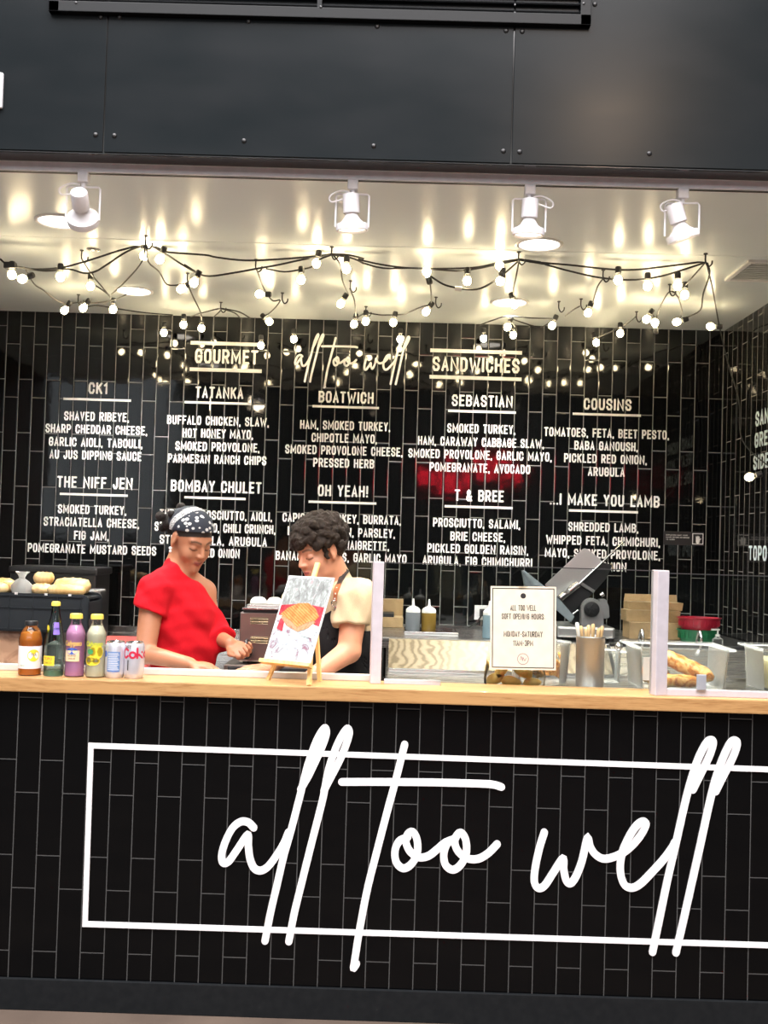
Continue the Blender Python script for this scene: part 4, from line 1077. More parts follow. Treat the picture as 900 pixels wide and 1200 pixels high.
MB().prism([(3.955, ZP), (4.105, zt), (4.13, zt + 0.001), (4.13, ZP)], (P(720, 780, 4).x - X0 - 0.02, 0, 0), (X0 + 0.01, 0, 0), (0, 1, 0), (0, 0, 1)).build('lid', M['swirl'], pt)
xl2 = P(722, 780, 4).x
MB().prism([(3.975, ZP), (4.115, zt - 0.002), (4.132, zt - 0.001), (4.132, ZP)], (X1 - xl2 - 0.01, 0, 0), (xl2, 0, 0), (0, 1, 0), (0, 0, 1)).build('lid', M['steel'], pt)
MB().box2((X0 + 0.01, 3.945, ZP), (X1 - 0.01, 3.958, ZP + 0.014), 0.002).build('lid_lip', M['steel_fine'], pt)
MB().box2((xl2, 4.112, zt - 0.004), (X1 - 0.05, 4.134, zt + 0.010), 0.003).build('hinge_bar', M['black'], pt)
for hx in (752, 820):
    hc_ = P(hx, 745, 4.12); mb = MB()
    mb.tube(spline([(hc_.x, 4.112, zt - 0.004), (hc_.x, 4.10, zt + 0.035), (hc_.x, 4.12, zt + 0.062), (hc_.x, 4.15, zt + 0.035), (hc_.x, 4.155, zt + 0.006)], 6), 0.0065, 10)
    mb.build('lid_handle', M['steel_fine'], pt, True)

# steel cup of utensils
c = P(691, 797, 3.70); c.z = ZP
t = thing('utensil_cup', 'brushed steel cup full of wooden handled utensils behind the glass', 'cup', c)
MB().lathe([(0, 0.002), (0.046, 0.0), (0.049, 0.004), (0.0505, 0.172), (0.0525, 0.175), (0.0515, 0.178), (0.049, 0.174), (0.0475, 0.008), (0, 0.006)], c, None, 48).build('cup_body', brushed('cup_steel', (0.55, 0.54, 0.54, 1), 0.46, (30, 30, 2)), t, True)
M['tan_handle'] = plain('tan_handle', srgb(206, 172, 128), 0.5); M['steel_ut'] = M['steel_fine']
def utensil(dx, dy, lean, top, kind, label, cat='utensil'):
    b = c + Vector((dx * 0.5, dy * 0.5, 0.009)); e = c + Vector((dx + lean, dy, top))
    d = (e - b).normalized(); rot = d.to_track_quat('Z', 'Y').to_matrix()
    t = thing(kind, label, cat, b, 'utensils in the steel cup')
    L = (e - b).length
    mt = M['violet_print'] if 'blue' in label else M['steel_ut']
    MB().tube([b, b + d * L * 0.5, b + d * (L - 0.05)], 0.0028, 8).build('shaft', mt, t, True)
    hm = M['white_plastic'] if 'blue' in label else (M['tan_handle'] if 'wooden' in label else M['steel_fine'])
    MB().tube([b + d * (L - 0.055), b + d * (L - 0.045), b + d * (L - 0.02), b + d * (L - 0.004), e], 0.006, 10, radii=[0.0032, 0.0060, 0.0070, 0.0066, 0.004]).build('handle', hm, t, True)
utensil(-0.034, -0.012, -0.018, 0.225, 'marker_pen', 'white and blue handled tool sticking furthest out of the steel cup', 'tool')
LAB_W = 'wooden handled utensil standing in the steel cup'
for dx, dy, ln, tp in ((-0.030, 0.01, -0.004, 0.212), (-0.016, -0.025, -0.006, 0.206), (0.0, -0.022, 0.004, 0.222), (0.020, -0.020, 0.004, 0.207), (0.030, -0.012, 0.008, 0.215), (0.026, 0.020, 0.012, 0.206), (-0.004, 0.022, 0.0, 0.214)):
    utensil(dx, dy, ln, tp, 'serving_utensil', LAB_W)

# tub of crinkle chips and bag of pita wedges
M['chip'] = art('fried_chip', [(0.3, srgb(190, 110, 40)), (0.5, srgb(224, 158, 70)), (0.7, srgb(240, 196, 120))], 25)
M['pita'] = art('pita_crust', [(0.3, srgb(240, 176, 84)), (0.5, srgb(254, 214, 124)), (0.7, srgb(255, 238, 180))], 18)
c = P(632, 798, 3.78); c.z = ZP
t = thing('snack_tub', 'clear round tub of crinkled chips half behind the paper notice', 'tub', c)
MB().lathe([(0, 0.002), (0.094, 0.0), (0.098, 0.004), (0.108, 0.140), (0.113, 0.145), (0.110, 0.149), (0.106, 0.142), (0.095, 0.006), (0, 0.005)], c, None, 48).build('tub_body', M['plastic_clear'], t, True)
mb = MB(); rng = random.Random(3)
for i in range(95):
    a = rng.random() * 2 * PI; z = 0.030 + rng.random() * 0.085; rr = 0.083 * math.sqrt(rng.random()) if rng.random() > .65 else 0.080
    p0 = c + Vector((rr * math.cos(a), rr * math.sin(a), z)); tn = Vector((-math.sin(a), math.cos(a), rng.uniform(-.8, .8))).normalized()
    pts = [p0 + tn * (j - 3) * 0.006 + Vector((0, 0, 0.0025 * (-1) ** j)) for j in range(7)]
    mb.tube(pts, 0.0055, 6)
o = mb.build('crinkle_chips', M['chip'], None, True)
tag(o, 'heap of golden crinkled chips inside the clear round tub', 'chips', None, 'stuff')
c = P(603, 799, 3.64); c.z = ZP
t = thing('snack_bag', 'clear plastic bag of pita wedges under the paper notice', 'bag', c)
mb = MB(); rings = []
for iz, (rx, ry, z) in enumerate([(0.100, 0.030, 0.001), (0.106, 0.034, 0.010), (0.108, 0.035, 0.035), (0.103, 0.030, 0.065), (0.098, 0.020, 0.100), (0.094, 0.010, 0.125), (0.096, 0.004, 0.140)]):
    rings.append([mb.bm.verts.new(c + Vector((rx * math.copysign(abs(math.cos(a)) ** .6, math.cos(a)), ry * math.copysign(abs(math.sin(a)) ** .8, math.sin(a)) + 0.003 * math.sin(5 * a + iz), z + 0.003 * math.sin(3 * a + iz) * (iz > 1)))) for a in [2 * PI * k / 40 for k in range(40)]])
for A, B in zip(rings, rings[1:]):
    for k_ in range(40): mb.bm.faces.new([A[k_], A[(k_ + 1) % 40], B[(k_ + 1) % 40], B[k_]])
mb.bm.faces.new(rings[0]); mb.build('bag_film', clear_glass('bag_film', (0.96, 0.95, 0.92, 1), 1.0, 0.15), t, True)
def wedge(cx, cz, w, h, rz, label):
    mb = MB(); prof = []
    o_ = c + Vector((cx, -0.012 + 0.012 * (rz > 0), cz))
    pts = [(-w / 2, -h * .35), (-w * .2, -h * .5), (w * .25, -h * .5), (w / 2, -h * .2), (w * .42, h * .15), (w * .1, h * .45), (-w * .25, h * .5), (-w * .48, h * .1)]
    pts = [(x * math.cos(rz) - z * math.sin(rz), x * math.sin(rz) + z * math.cos(rz)) for x, z in pts]
    mb.prism(pts, (0, 0.018, 0), o_ - Vector((0, 0.009, 0)), (1, 0, 0), (0, 0, 1))
    bmesh.ops.bevel(mb.bm, geom=list(mb.bm.edges), offset=0.004, segments=3, affect='EDGES')
    o = mb.build('pita_wedge', M['pita'], None, True, 180)
    tag(o, label, 'pita', 'pita wedges in the clear bag')
wedge(-0.068, 0.026, 0.070, 0.040, 0.5, 'toasted pita wedge at the outer end of the clear bag, tipped up')
wedge(-0.012, 0.020, 0.072, 0.036, -0.1, 'toasted pita wedge lying in the middle of the clear bag')
wedge(0.062, 0.018, 0.066, 0.030, 0.1, 'toasted pita wedge in the clear bag, next to the utensil cup end')
wedge(-0.045, 0.058, 0.070, 0.036, 0.9, 'toasted pita wedge on top of the others in the clear bag')
wedge(0.030, 0.054, 0.070, 0.038, -0.4, 'toasted pita wedge standing behind the paper notice in the clear bag')

# clear pans
def pan(c, w, d, h, name, label, mat=None):
    t = thing(name, label, 'food pan', c)
    mb = MB(); tp = 0.93
    def loop(sx, sy, z, r=0.02, n=5):
        v = []
        for qx, qy, a0 in ((1, 1, 0), (-1, 1, PI / 2), (-1, -1, PI), (1, -1, 1.5 * PI)):
            for k_ in range(n):
                a = a0 + k_ * PI / 2 / (n - 1); v.append(mb.bm.verts.new(c + Vector((qx * (sx / 2 - r) + r * math.cos(a), qy * (sy / 2 - r) + r * math.sin(a), z))))
        return v
    Ls = [loop(w * tp, d * tp, 0.0), loop(w * .985, d * .985, h - 0.012), loop(w, d, h - 0.010), loop(w + 0.035, d + 0.035, h - 0.006), loop(w + 0.035, d + 0.035, h), loop(w - 0.004, d - 0.004, h), loop(w * tp - 0.006, d * tp - 0.006, 0.005)]
    for A, B in zip(Ls, Ls[1:]):
        n = len(A)
        for k_ in range(n): mb.bm.faces.new([A[k_], A[(k_ + 1) % n], B[(k_ + 1) % n], B[k_]])
    mb.bm.faces.new(Ls[0]); mb.bm.faces.new(Ls[-1])
    mb.build('pan_body', mat or M['plastic_clear'], t, True, 30)
    return t
c = P(791, 803, 3.765); c.z = ZP
tpn = pan(c, 0.315, 0.26, 0.150, 'food_pan', 'clear plastic food pan holding golden toasted loaves behind the glass')
MB().box2((c.x - 0.148, c.y - 0.129, ZP + 0.035), (c.x - 0.105, c.y - 0.1275, ZP + 0.115)).build('paper_label', M['white_label'], tpn)
M['crust'] = art('golden_crust', [(0.36, srgb(150, 82, 30)), (0.46, srgb(206, 136, 62)), (0.60, srgb(240, 200, 132))], 20, None, 6, 2.0)
def loaf(a, b, r, label, mat, group=None, name='bread_loaf', flat=0.8, n=14, cat='bread', seed=0):
    a, b = Vector(a), Vector(b); d = b - a; L = d.length; d.normalize()
    mb = MB(); rng = random.Random(seed)
    side = d.cross(Vector((0, 0, 1))).normalized(); up = side.cross(d)
    rings = []
    for i in range(n + 1):
        t_ = i / n; e = (1 - abs(2 * t_ - 1) ** 4) ** .5 if 0 < i < n else 0.12
        rr = r * (0.25 + 0.75 * e) * (1 + 0.05 * math.sin(i * 2.1 + seed)); p0 = a + d * L * t_
        rings.append([mb.bm.verts.new(p0 + (side * math.cos(2 * PI * k_ / 18) + up * math.sin(2 * PI * k_ / 18) * flat) * rr * (1 + 0.03 * math.sin(4 * k_ + i + seed))) for k_ in range(18)])
    for A, B in zip(rings, rings[1:]):
        for k_ in range(18): mb.bm.faces.new([A[k_], A[(k_ + 1) % 18], B[(k_ + 1) % 18], B[k_]])
    mb.bm.faces.new(rings[0]); mb.bm.faces.new(rings[-1])
    o = mb.build(name, mat, None, True, 180)
    tag(o, label, cat, group)
    return o
G = 'toasted loaves in the clear food pan'
loaf(c + Vector((-0.125, 0.03, 0.036)), c + Vector((-0.012, 0.040, 0.036)), 0.034, 'toasted loaf at the closed end of the clear food pan, behind the post', M['crust'], G, seed=1)
loaf(c + Vector((-0.06, 0.02, 0.116)), c + Vector((0.128, -0.030, 0.036)), 0.036, 'long toasted loaf slanting down across the clear food pan', M['crust'], G, seed=2)
loaf(c + Vector((-0.12, -0.060, 0.030)), c + Vector((0.07, -0.082, 0.030)), 0.028, 'darker toasted loaf lying along the front of the clear food pan', M['crust'], G, seed=3)
c = P(922, 806, 3.765); c.z = ZP
tpn = pan(c, 0.25, 0.22, 0.155, 'food_pan', 'clear plastic food pan of pale slaw at the edge of the view')
sf = MB(); sf.box(c + Vector((0, 0, 0.062)), (0.205, 0.175, 0.100), None, 0.012); o = sf.build('pale_slaw', art('pale_slaw', [(0.3, srgb(206, 190, 130)), (0.6, srgb(238, 228, 184))], 45), None, True)
tag(o, 'pale creamy slaw filling the clear pan at the edge of the view', 'slaw', None, 'stuff')
MB().sphere(c + Vector((-0.085, -0.09, 0.160)), 0.013, 16).build('pan_knob', M['steel_fine'], tpn, True)
c = P(711, 800, 3.86); c.z = ZP
tpn = pan(c, 0.085, 0.11, 0.118, 'food_pan', 'small empty clear food pan beside the steel utensil cup')
MB().sphere(c + Vector((0.03, -0.05, 0.132)), 0.016, 18).cyl(c + Vector((0.03, -0.05, 0.115)), c + Vector((0.03, -0.05, 0.128)), 0.006).build('pan_knob', M['steel_fine'], tpn, True)

# ================================================================== WORK TABLE (behind the rail) and BACK COUNTER
wt = thing('work_table', 'stainless work table just behind the ledge where the two people stand', 'table', (-1.3, 3.75, 0))
ZWT = 1.005
MB().box2((XL + 0.05, 3.612, ZWT - 0.04), (X0 - 0.03, 3.845, ZWT - 0.0015), 0.003).build('tabletop', M['steel'], wt)
for x_ in (XL + 0.12, -1.3, X0 - 0.12):
    for y_ in (3.65, 3.81): MB().cyl((x_, y_, 0.004), (x_, y_, ZWT - 0.035), 0.018).build('leg', M['steel'], wt, True)
ZBC = 0.90
XS = P(446, 740, 5.2).x
bc = thing('back_counter', 'stainless counter along the tiled back wall behind the two people', 'counter', (-1.4, 5.4, 0))
MB().box2((XL + 0.01, 5.0, 0.12), (XS - 0.02, YB - 0.004, ZBC - 0.0015), 0.003).build('cabinet', M['steel'], bc)
zb2 = P(140, 733, YB).z
MB().box2((XL + 0.01, YB - 0.022, ZBC), (XS - 0.02, YB - 0.002, zb2), 0.002).build('backsplash', M['steel_fine'], bc)
MB().box2((XL + 0.01, YB - 0.05, zb2 - 0.055), (XS - 0.02, YB - 0.022, zb2 - 0.035), 0.002).build('shelf_strip', M['steel_fine'], bc)
for x_ in (XL + 0.08, XS - 0.1):
    for y_ in (5.08, 5.75): MB().cyl((x_, y_, 0.004), (x_, y_, 0.125), 0.022).build('foot', M['dark_steel'], bc, True)
ZE = 1.10
et = thing('equipment_table', 'higher stainless equipment table carrying the slicer by the back wall', 'table', (0.9, 5.4, 0))
MB().box2((XS, 4.98, ZE - 0.05), (XR - 0.02, YB - 0.004, ZE - 0.0015), 0.003).build('tabletop', M['steel'], et)
MB().box2((XS + 0.02, 5.02, 0.25), (XR - 0.04, YB - 0.03, 0.28), 0.003).build('undershelf', M['steel'], et)
for x_ in (XS + 0.05, XR - 0.08):
    for y_ in (5.03, 5.78): MB().cyl((x_, y_, 0.004), (x_, y_, ZE - 0.045), 0.02).build('leg', M['steel'], et, True)

# sandwich press with louvres, on a low drawer unit
M['press_steel'] = brushed('press_steel', (0.42, 0.36, 0.32, 1), 0.34, (40, 2, 40))
Yq = 5.06
a, b = P(262, 779, 5.0), P(372, 790, 5.0)
du = thing('drawer_unit', 'low dark steel drawer unit under the sandwich press', 'drawer unit', ((a.x + b.x) / 2, 5.25, ZBC))
MB().box2((a.x, 5.005, ZBC), (b.x, 5.55, a.z), 0.003).build('body', M['press_steel'], du)
MB().box2((a.x + 0.02, 4.998, ZBC + 0.008), (b.x - 0.02, 5.006, a.z - 0.008), 0.002).build('drawer', M['dark_steel'], du)
zpb = a.z + 0.012
p0, p1 = P(281.5, 720, Yq), P(374, 775, Yq)
pr = thing('sandwich_press', 'tall steel sandwich press with slotted louvres beside the woman in red', 'sandwich press', ((p0.x + p1.x) / 2, 5.25, a.z))
zpt = P(300, 718, Yq).z
MB().box2((p0.x, Yq, zpb), (p1.x, Yq + 0.40, zpt), 0.004).build('body', M['press_steel'], pr)
for fx in (p0.x + 0.03, p1.x - 0.03):
    for fy in (Yq + 0.03, Yq + 0.37): MB().cyl((fx, fy, a.z), (fx, fy, zpb + 0.002), 0.014).build('foot', M['black'], pr)
M['slot'] = brushed('slot_lip', (0.80, 0.70, 0.55, 1), 0.2)
for g0 in (724.5, 747):
    for k_ in range(3):
        q = P(304, g0 + 3 * k_, Yq)
        MB().box((q.x, Yq - 0.003, q.z), (0.086, 0.010, 0.0055), Matrix.Rotation(0.6, 3, 'X'), 0.001).build('louvre', M['slot'], pr)
zl = zpt
MB().box2((p0.x + 0.015, Yq - 0.006, zl), (p1.x - 0.01, Yq + 0.36, zl + 0.014), 0.003).build('grill_plate', M['dark_steel'], pr)
MB().box2((p0.x + 0.01, Yq - 0.02, zl + 0.014), (p1.x, Yq + 0.38, zl + 0.024), 0.003).build('top_plate', M['steel_fine'], pr)
MB().box2((p0.x + 0.03, Yq - 0.01, zl + 0.024), (p1.x - 0.01, Yq + 0.36, zl + 0.040), 0.006).build('tray', M['steel'], pr)
hk = P(289, 765, Yq - 0.05)
mb = MB(); mb.tube([hk + Vector((-0.005, 0.06, 0.055)), hk + Vector((-0.005, 0.01, 0.055)), hk + Vector((-0.004, 0, 0.03))], 0.008, 8)
mb.sphere(hk, 0.027, 20, None, (1, 1, 1.15))
mb.build('handle_knob', plain('dark_knob', (0.03, 0.012, 0.010, 1), 0.15), pr, True)
ztop = zl + 0.040
for i, (px_, rr) in enumerate(((303, 0.041), (322, 0.040))):
    q = P(px_, 704, Yq + 0.12); q.z = ztop
    o = MB().lathe([(rr, 0.0), (rr, 0.004), (rr * .93, 0.015), (rr * .7, 0.026), (rr * .4, 0.031), (0, 0.032), (0, 0.029), (rr * .68, 0.022), (rr * .95, 0.002), (rr, 0)], q, None, 32).build('white_bowl', M['white_plastic'], None, True)
    tag(o, ['small white bowl upside down on the press, the one towards the woman', 'small white bowl upside down on the press, the one towards the easel'][i], 'bowl', 'white bowls on the press')

# red tub, crates and bread at the far end
M['red_plastic'] = plain('red_plastic', (0.55, 0.09, 0.08, 1), 0.4)
a, b = P(108, 750, 5.10), P(176, 750, 5.10)
rt = thing('lidded_tub', 'low red plastic tub with a lid on the back counter behind the cans', 'tub', ((a.x + b.x) / 2, 5.25, ZBC))
zr = P(140, 752, 5.10).z
MB().box(((a.x + b.x) / 2, 5.25, (ZBC + zr) / 2 - 0.01), (b.x - a.x - 0.02, 0.28, zr - ZBC - 0.02), None, 0.01, ).build('tub_body', M['red_plastic'], rt)
MB().box2((a.x, 5.10, zr - 0.02), (b.x, 5.40, zr), 0.006).build('tub_lid', M['red_plastic'], rt)

M['crate'] = plain('navy_black_crate', (0.014, 0.018, 0.023, 1), 0.45)
Yk = 5.02
a, b = P(-70, 700, Yk), P(104.5, 700, Yk)
zt_, zm_ = P(60, 696, Yk).z, P(60, 741, Yk).z
kr = thing('bread_crate', 'black plastic stacking crate with ribbed side holding bread loaves', 'crate', ((a.x + b.x) / 2, 5.2, ZBC))
Dk = 0.24
mb = MB()
# front: rounded top corner, ribs, low legs
R_ = 0.035
poly = [(a.x, zm_), (b.x - 0.03, zm_), (b.x - 0.03, ZBC), (b.x, ZBC), (b.x, zt_ - R_)] + [(b.x - R_ + R_ * math.cos(t_), zt_ - R_ + R_ * math.sin(t_)) for t_ in (0.4, 0.8, 1.2, PI / 2)] + [(a.x, zt_)]
mb.prism(poly, (0, 0.010, 0), (0, Yk, 0), (1, 0, 0), (0, 0, 1)); mb.build('side_panel', M['crate'], kr)
MB().prism(poly, (0, 0.010, 0), (0, Yk + Dk - 0.01, 0), (1, 0, 0), (0, 0, 1)).build('side_panel', M['crate'], kr)
MB().box2((b.x - 0.010, Yk, ZBC), (b.x, Yk + Dk, zt_ - R_)).build('end_panel', M['crate'], kr)
MB().box2((a.x, Yk, ZBC), (a.x + 0.010, Yk + Dk, zt_)).build('end_panel', M['crate'], kr)
MB().box2((a.x, Yk, zt_ - 0.024), (b.x - 0.01, Yk + Dk, zt_ - 0.014)).build('inner_tray', M['crate'], kr)
mb = MB()
for i in range(8):
    x_ = b.x - 0.04 - i * 0.115; mb.box2((x_ - 0.003, Yk - 0.006, zm_ + 0.004), (x_ + 0.003, Yk, zt_ - 0.012))
for zz in (zt_ - 0.012, (zt_ * .62 + zm_ * .38), zm_ + 0.012): mb.box2((a.x, Yk - 0.006, zz - 0.003), (b.x - 0.03, Yk, zz + 0.003))
mb.build('ribs', M['crate'], kr)
mb = MB()
for px_ in (19, 54, 82): 
    x_ = P(px_, 695, Yk).x; mb.box2((x_ - 0.007, Yk - 0.003, zt_ - 0.008), (x_ + 0.007, Yk + 0.004, zt_ + 0.003), 0.001)
mb.build('rim_notch', M['white_label'], kr)
ZT = zt_ - 0.0125
M['bread'] = art('pale_loaf', [(0.28, srgb(196, 146, 84)), (0.48, srgb(228, 192, 132)), (0.72, srgb(244, 222, 176))], 9, None, 5)
def bread(p, q, Y0, Y1, r, label, seed):
    A, Bq = P(*p, Y0), P(*q, Y1); rr = r * 5.15 / FPX
    A.z = max(A.z, ZT + rr * .8); Bq.z = max(Bq.z, ZT + rr * .8)
    return loaf(A, Bq, rr, label, M['bread'], 'bread loaves in the black crate', seed=seed, flat=0.85)
def lump(px0, px1, py, Y, r, label, seed, zoff=0.0):
    A, Bq = P(px0, py, Y), P(px1, py, Y); A.z = Bq.z = ZT + r * .85 + zoff
    return loaf(A, Bq, r, label, M['bread'], 'bread loaves in the black crate', seed=seed, flat=0.85)
lump(56, 100, 689, 5.076, 0.034, 'long pale bread loaf lying in front in the black crate', 11)
lump(64, 106, 680, 5.198, 0.048, 'long bread loaf behind the front loaf in the black crate', 12, 0.004)
lump(38, 60, 690, 5.125, 0.034, 'short bread roll at the bottom of the small pile of rolls', 13)
lump(40, 63, 676, 5.150, 0.036, 'short bread roll on top of the small pile of rolls', 14, 0.052)
lump(-30, 10, 688, 5.085, 0.034, 'bread loaf in a clear bag at the outer end of the crate, lower one', 15)
lump(-18, 18, 686, 5.185, 0.042, 'bread loaf at the outer end of the crate, behind the bagged one', 16, 0.004)
q = P(25.5, 690, 5.115); q.z = ZT
t = MB(); rings = []
for iz, (r_, z) in enumerate([(0.044, 0), (0.050, 0.02), (0.048, 0.045), (0.030, 0.068), (0.012, 0.080), (0.020, 0.098), (0.034, 0.112)]):
    rings.append([t.bm.verts.new(q + Vector((r_ * math.cos(a_) * (1 + .15 * math.sin(5 * a_ + iz)), r_ * .8 * math.sin(a_), z))) for a_ in [2 * PI * k_ / 24 for k_ in range(24)]])
for A, Bq in zip(rings, rings[1:]):
    for k_ in range(24): t.bm.faces.new([A[k_], A[(k_ + 1) % 24], Bq[(k_ + 1) % 24], Bq[k_]])
o = t.build('bread_bag', frosty('crinkled_bag', 0.32), None, True)
tag(o, 'knotted clear plastic bag between the bread loaves in the black crate', 'bag')
t = MB(); q = P(8, 760, 5.145); q.z = ZBC
t.box(q + Vector((0, 0.0, 0.0935)), (0.30, 0.14, 0.185), None, 0.03, ); bmesh.ops.subdivide_edges(t.bm, edges=list(t.bm.edges), cuts=2, use_grid_fill=True)
for v in t.bm.verts: v.co += Vector((math.sin(v.co.z * 60 + v.co.x * 30), math.sin(v.co.x * 50), math.sin(v.co.x * 40 + v.co.y * 35))) * 0.007 * (1 if v.co.z > ZBC + 0.02 else 0)
o = t.build('paper_sack', art('brown_paper', [(0.3, srgb(150, 104, 76)), (0.6, srgb(206, 164, 134))], 10), None, True)
tag(o, 'crumpled brown paper sack under the black bread crate', 'sack')
# clear bin beside the crate
c = P(91, 735, 5.37); c.z = ZBC
pan(c, 0.20, 0.13, P(100, 692, 5.25).z - ZBC, 'storage_bin', 'tall clear plastic bin standing beside the black bread crate', frosty('cloudy_plastic', 0.28))
# black crate stacked behind
a, b = P(14, 670, 5.50), P(114, 670, 5.50)
zk_ = P(60, 664, 5.5).z
bb = thing('storage_crate', 'plain black crate behind the bread loaves against the tile wall', 'crate', ((a.x + b.x) / 2, 5.62, ZBC))
mb = MB(); mb.box2((a.x, 5.48, ZBC), (b.x, 5.76, zk_ - 0.03), 0.01); mb.build('crate_body', M['black'], bb)
MB().box2((a.x - 0.01, 5.47, zk_ - 0.04), (b.x + 0.01, 5.77, zk_), 0.012).build('crate_lid', M['black'], bb)

# squeeze bottles, steel tray, carton
M['tray_steel'] = M['steel_fine']
a, b = P(473, 745, 5.2), P(537, 745, 5.2)
o = MB().box2((a.x, 5.14, ZE), (b.x, 5.42, ZE + 0.018), 0.004).build('sheet_tray', M['steel_fine']); tag(o, 'flat steel tray carrying the squeeze bottles on the equipment table', 'tray')
def squeeze(px, Y, hgt, col, label, base, r=0.037, see=0.35):
    c = P(px, 740, Y); c.z = base
    t = thing('squeeze_bottle', label, 'squeeze bottle', c, 'squeeze bottles')
    MB().lathe([(0, 0), (r - 0.003, 0), (r, 0.004), (r, hgt * .94), (r - 0.002, hgt), (0, hgt)], c, None, 32).build('bottle_body', liquid('sauce_' + str(int(px)), col, see), t, True)
    MB().lathe([(r * .96, hgt - 0.004), (r * .96, hgt + 0.012), (r * .80, hgt + 0.020), (r * .55, hgt + 0.026), (0.010, hgt + 0.030), (0.007, hgt + 0.036), (0.004, hgt + 0.066), (0, hgt + 0.067)], c, None, 28).build('cap_nozzle', M['white_plastic'], t, True)
squeeze(483.5, 5.20, 0.092, (0.30, 0.33, 0.36, 1), 'squeeze bottle of grey sauce with a white nozzle, beside the amber one', ZE + 0.018)
squeeze(502, 5.22, 0.090, (0.38, 0.24, 0.05, 1), 'squeeze bottle of amber oil with a white nozzle', ZE + 0.018)
squeeze(573, 5.10, 0.115, (0.36, 0.50, 0.58, 1), 'pale blue squeeze bottle half behind the paper notice', ZE, 0.032)
M['card'] = art('corrugated_card', [(0.35, srgb(150, 124, 88)), (0.65, srgb(184, 156, 116))], 6)
a, b = P(440, 745, 5.55), P(472, 745, 5.55)
ct = thing('carton', 'plain cardboard carton with open front by the wall beside the glass guard post', 'carton', ((a.x + b.x) / 2, 5.65, ZE))
zc_ = P(455, 704, 5.55).z
MB().box2((a.x, 5.55, ZE), (b.x, 5.80, ZE + 0.055), 0.003).build('lower_part', M['card'], ct)
MB().box2((a.x, 5.70, ZE + 0.055), (b.x, 5.80, zc_), 0.003).build('upper_part', M['card'], ct)
MB().box2((a.x + 0.01, 5.552, ZE + 0.055), (b.x - 0.05, 5.69, ZE + 0.075), 0.003).build('contents', M['black'], ct)
# folded cartons stacked behind the utensil cup
Yx = 5.30
for i, (x0, x1, y0, y1, lab) in enumerate(((737, 799, 731, 749, 'flattened cardboard carton at the bottom of the stack by the slicer'), (734, 797, 719, 731, 'darker folded cardboard carton in the middle of the stack by the slicer'), (736, 800, 704, 719, 'folded cardboard carton on top of the stack by the slicer, flap raised'))):
    a, b = P(x0, y1, Yx + 0.02 * i), P(x1, y0, Yx + 0.02 * i)
    if i == 0: base = ZE
    h_ = b.z - a.z
    t = thing('folded_carton', lab, 'carton', ((a.x + b.x) / 2, Yx + 0.15, base), 'folded cartons')
    MB().box2((a.x, Yx + 0.02 * i, base), (b.x, Yx + 0.15, base + h_ * (1 if i < 2 else .55)), 0.004).build('carton_body', M['card'], t)
    yf = Yx + 0.02 * i
    MB().prism([(a.x - 0.002, 0), (b.x + 0.002, 0), (b.x - 0.002, -h_ * .5), (a.x + 0.004, -h_ * .5)], (0, 0.005, 0), (0, yf - 0.006, base + h_ * (.98 if i < 2 else .55)), (1, 0, 0), (0, -0.12, 1)).build('flap', M['card'], t)
    if i == 2: MB().prism([(a.x, 0), (b.x, 0), (b.x - 0.004, h_ * .5), (a.x + 0.006, h_ * .5)], (0, 0.005, 0), (0, yf + 0.10, base + h_ * .54), (1, 0, 0), (0, 0.1, 1)).build('flap', M['card'], t)
    base += h_ * (1 if i < 2 else 1)
# oval baskets
def basket(px, zb, w, d, h, mat, label):
    c = P(px, 745, 5.25); c.z = zb
    t = thing('food_basket', label, 'basket', c, 'oval deli baskets')
    MB().lathe([(0, 0.0), (.80, 0), (.84, h * .2), (.97, h * .92), (1.03, h * .93), (1.03, h), (.95, h), (.80, h * .12), (0, h * .10)], c, Matrix.Diagonal((w / 2, d / 2, 1)), 40).build('basket_body', mat, t, True)
    mb = MB()
    for k_ in range(30):
        a_ = 2 * PI * k_ / 30
        mb.box(c + Vector((w / 2 * .925 * math.cos(a_), d / 2 * .925 * math.sin(a_), h * .55)), (0.006, 0.006, h * .5), Matrix.Rotation(a_, 3, 'Z'))
    mb.build('ribs', mat, t)
M['green_plastic'] = plain('green_plastic', (0.01, 0.13, 0.05, 1), 0.35); M['crimson'] = plain('crimson_plastic', (0.36, 0.01, 0.03, 1), 0.35)
zgb = ZE
basket(817, zgb, 0.20, 0.15, 0.062, M['green_plastic'], 'green oval plastic basket under the red one on the equipment table')
basket(819, zgb + 0.0625, 0.215, 0.155, 0.060, M['crimson'], 'red oval plastic basket nested in the green one on the equipment table')
c = P(841, 750, 5.06); c.z = ZE
pb = thing('pump_bottle', 'small clear pump bottle beside the oval baskets', 'bottle', c)
MB().lathe([(0, 0), (0.024, 0), (0.026, 0.004), (0.026, 0.030), (0.012, 0.042), (0.009, 0.048)], c, None, 24).build('bottle_body', M['plastic_clear'], pb, True)
MB().lathe([(0.011, 0.044), (0.011, 0.054), (0.004, 0.056), (0.004, 0.074), (0, 0.075)], c, None, 20).box(c + Vector((-0.012, 0, 0.077)), (0.040, 0.012, 0.008), None, 0.002).build('pump_head', M['white_plastic'], pb, True)

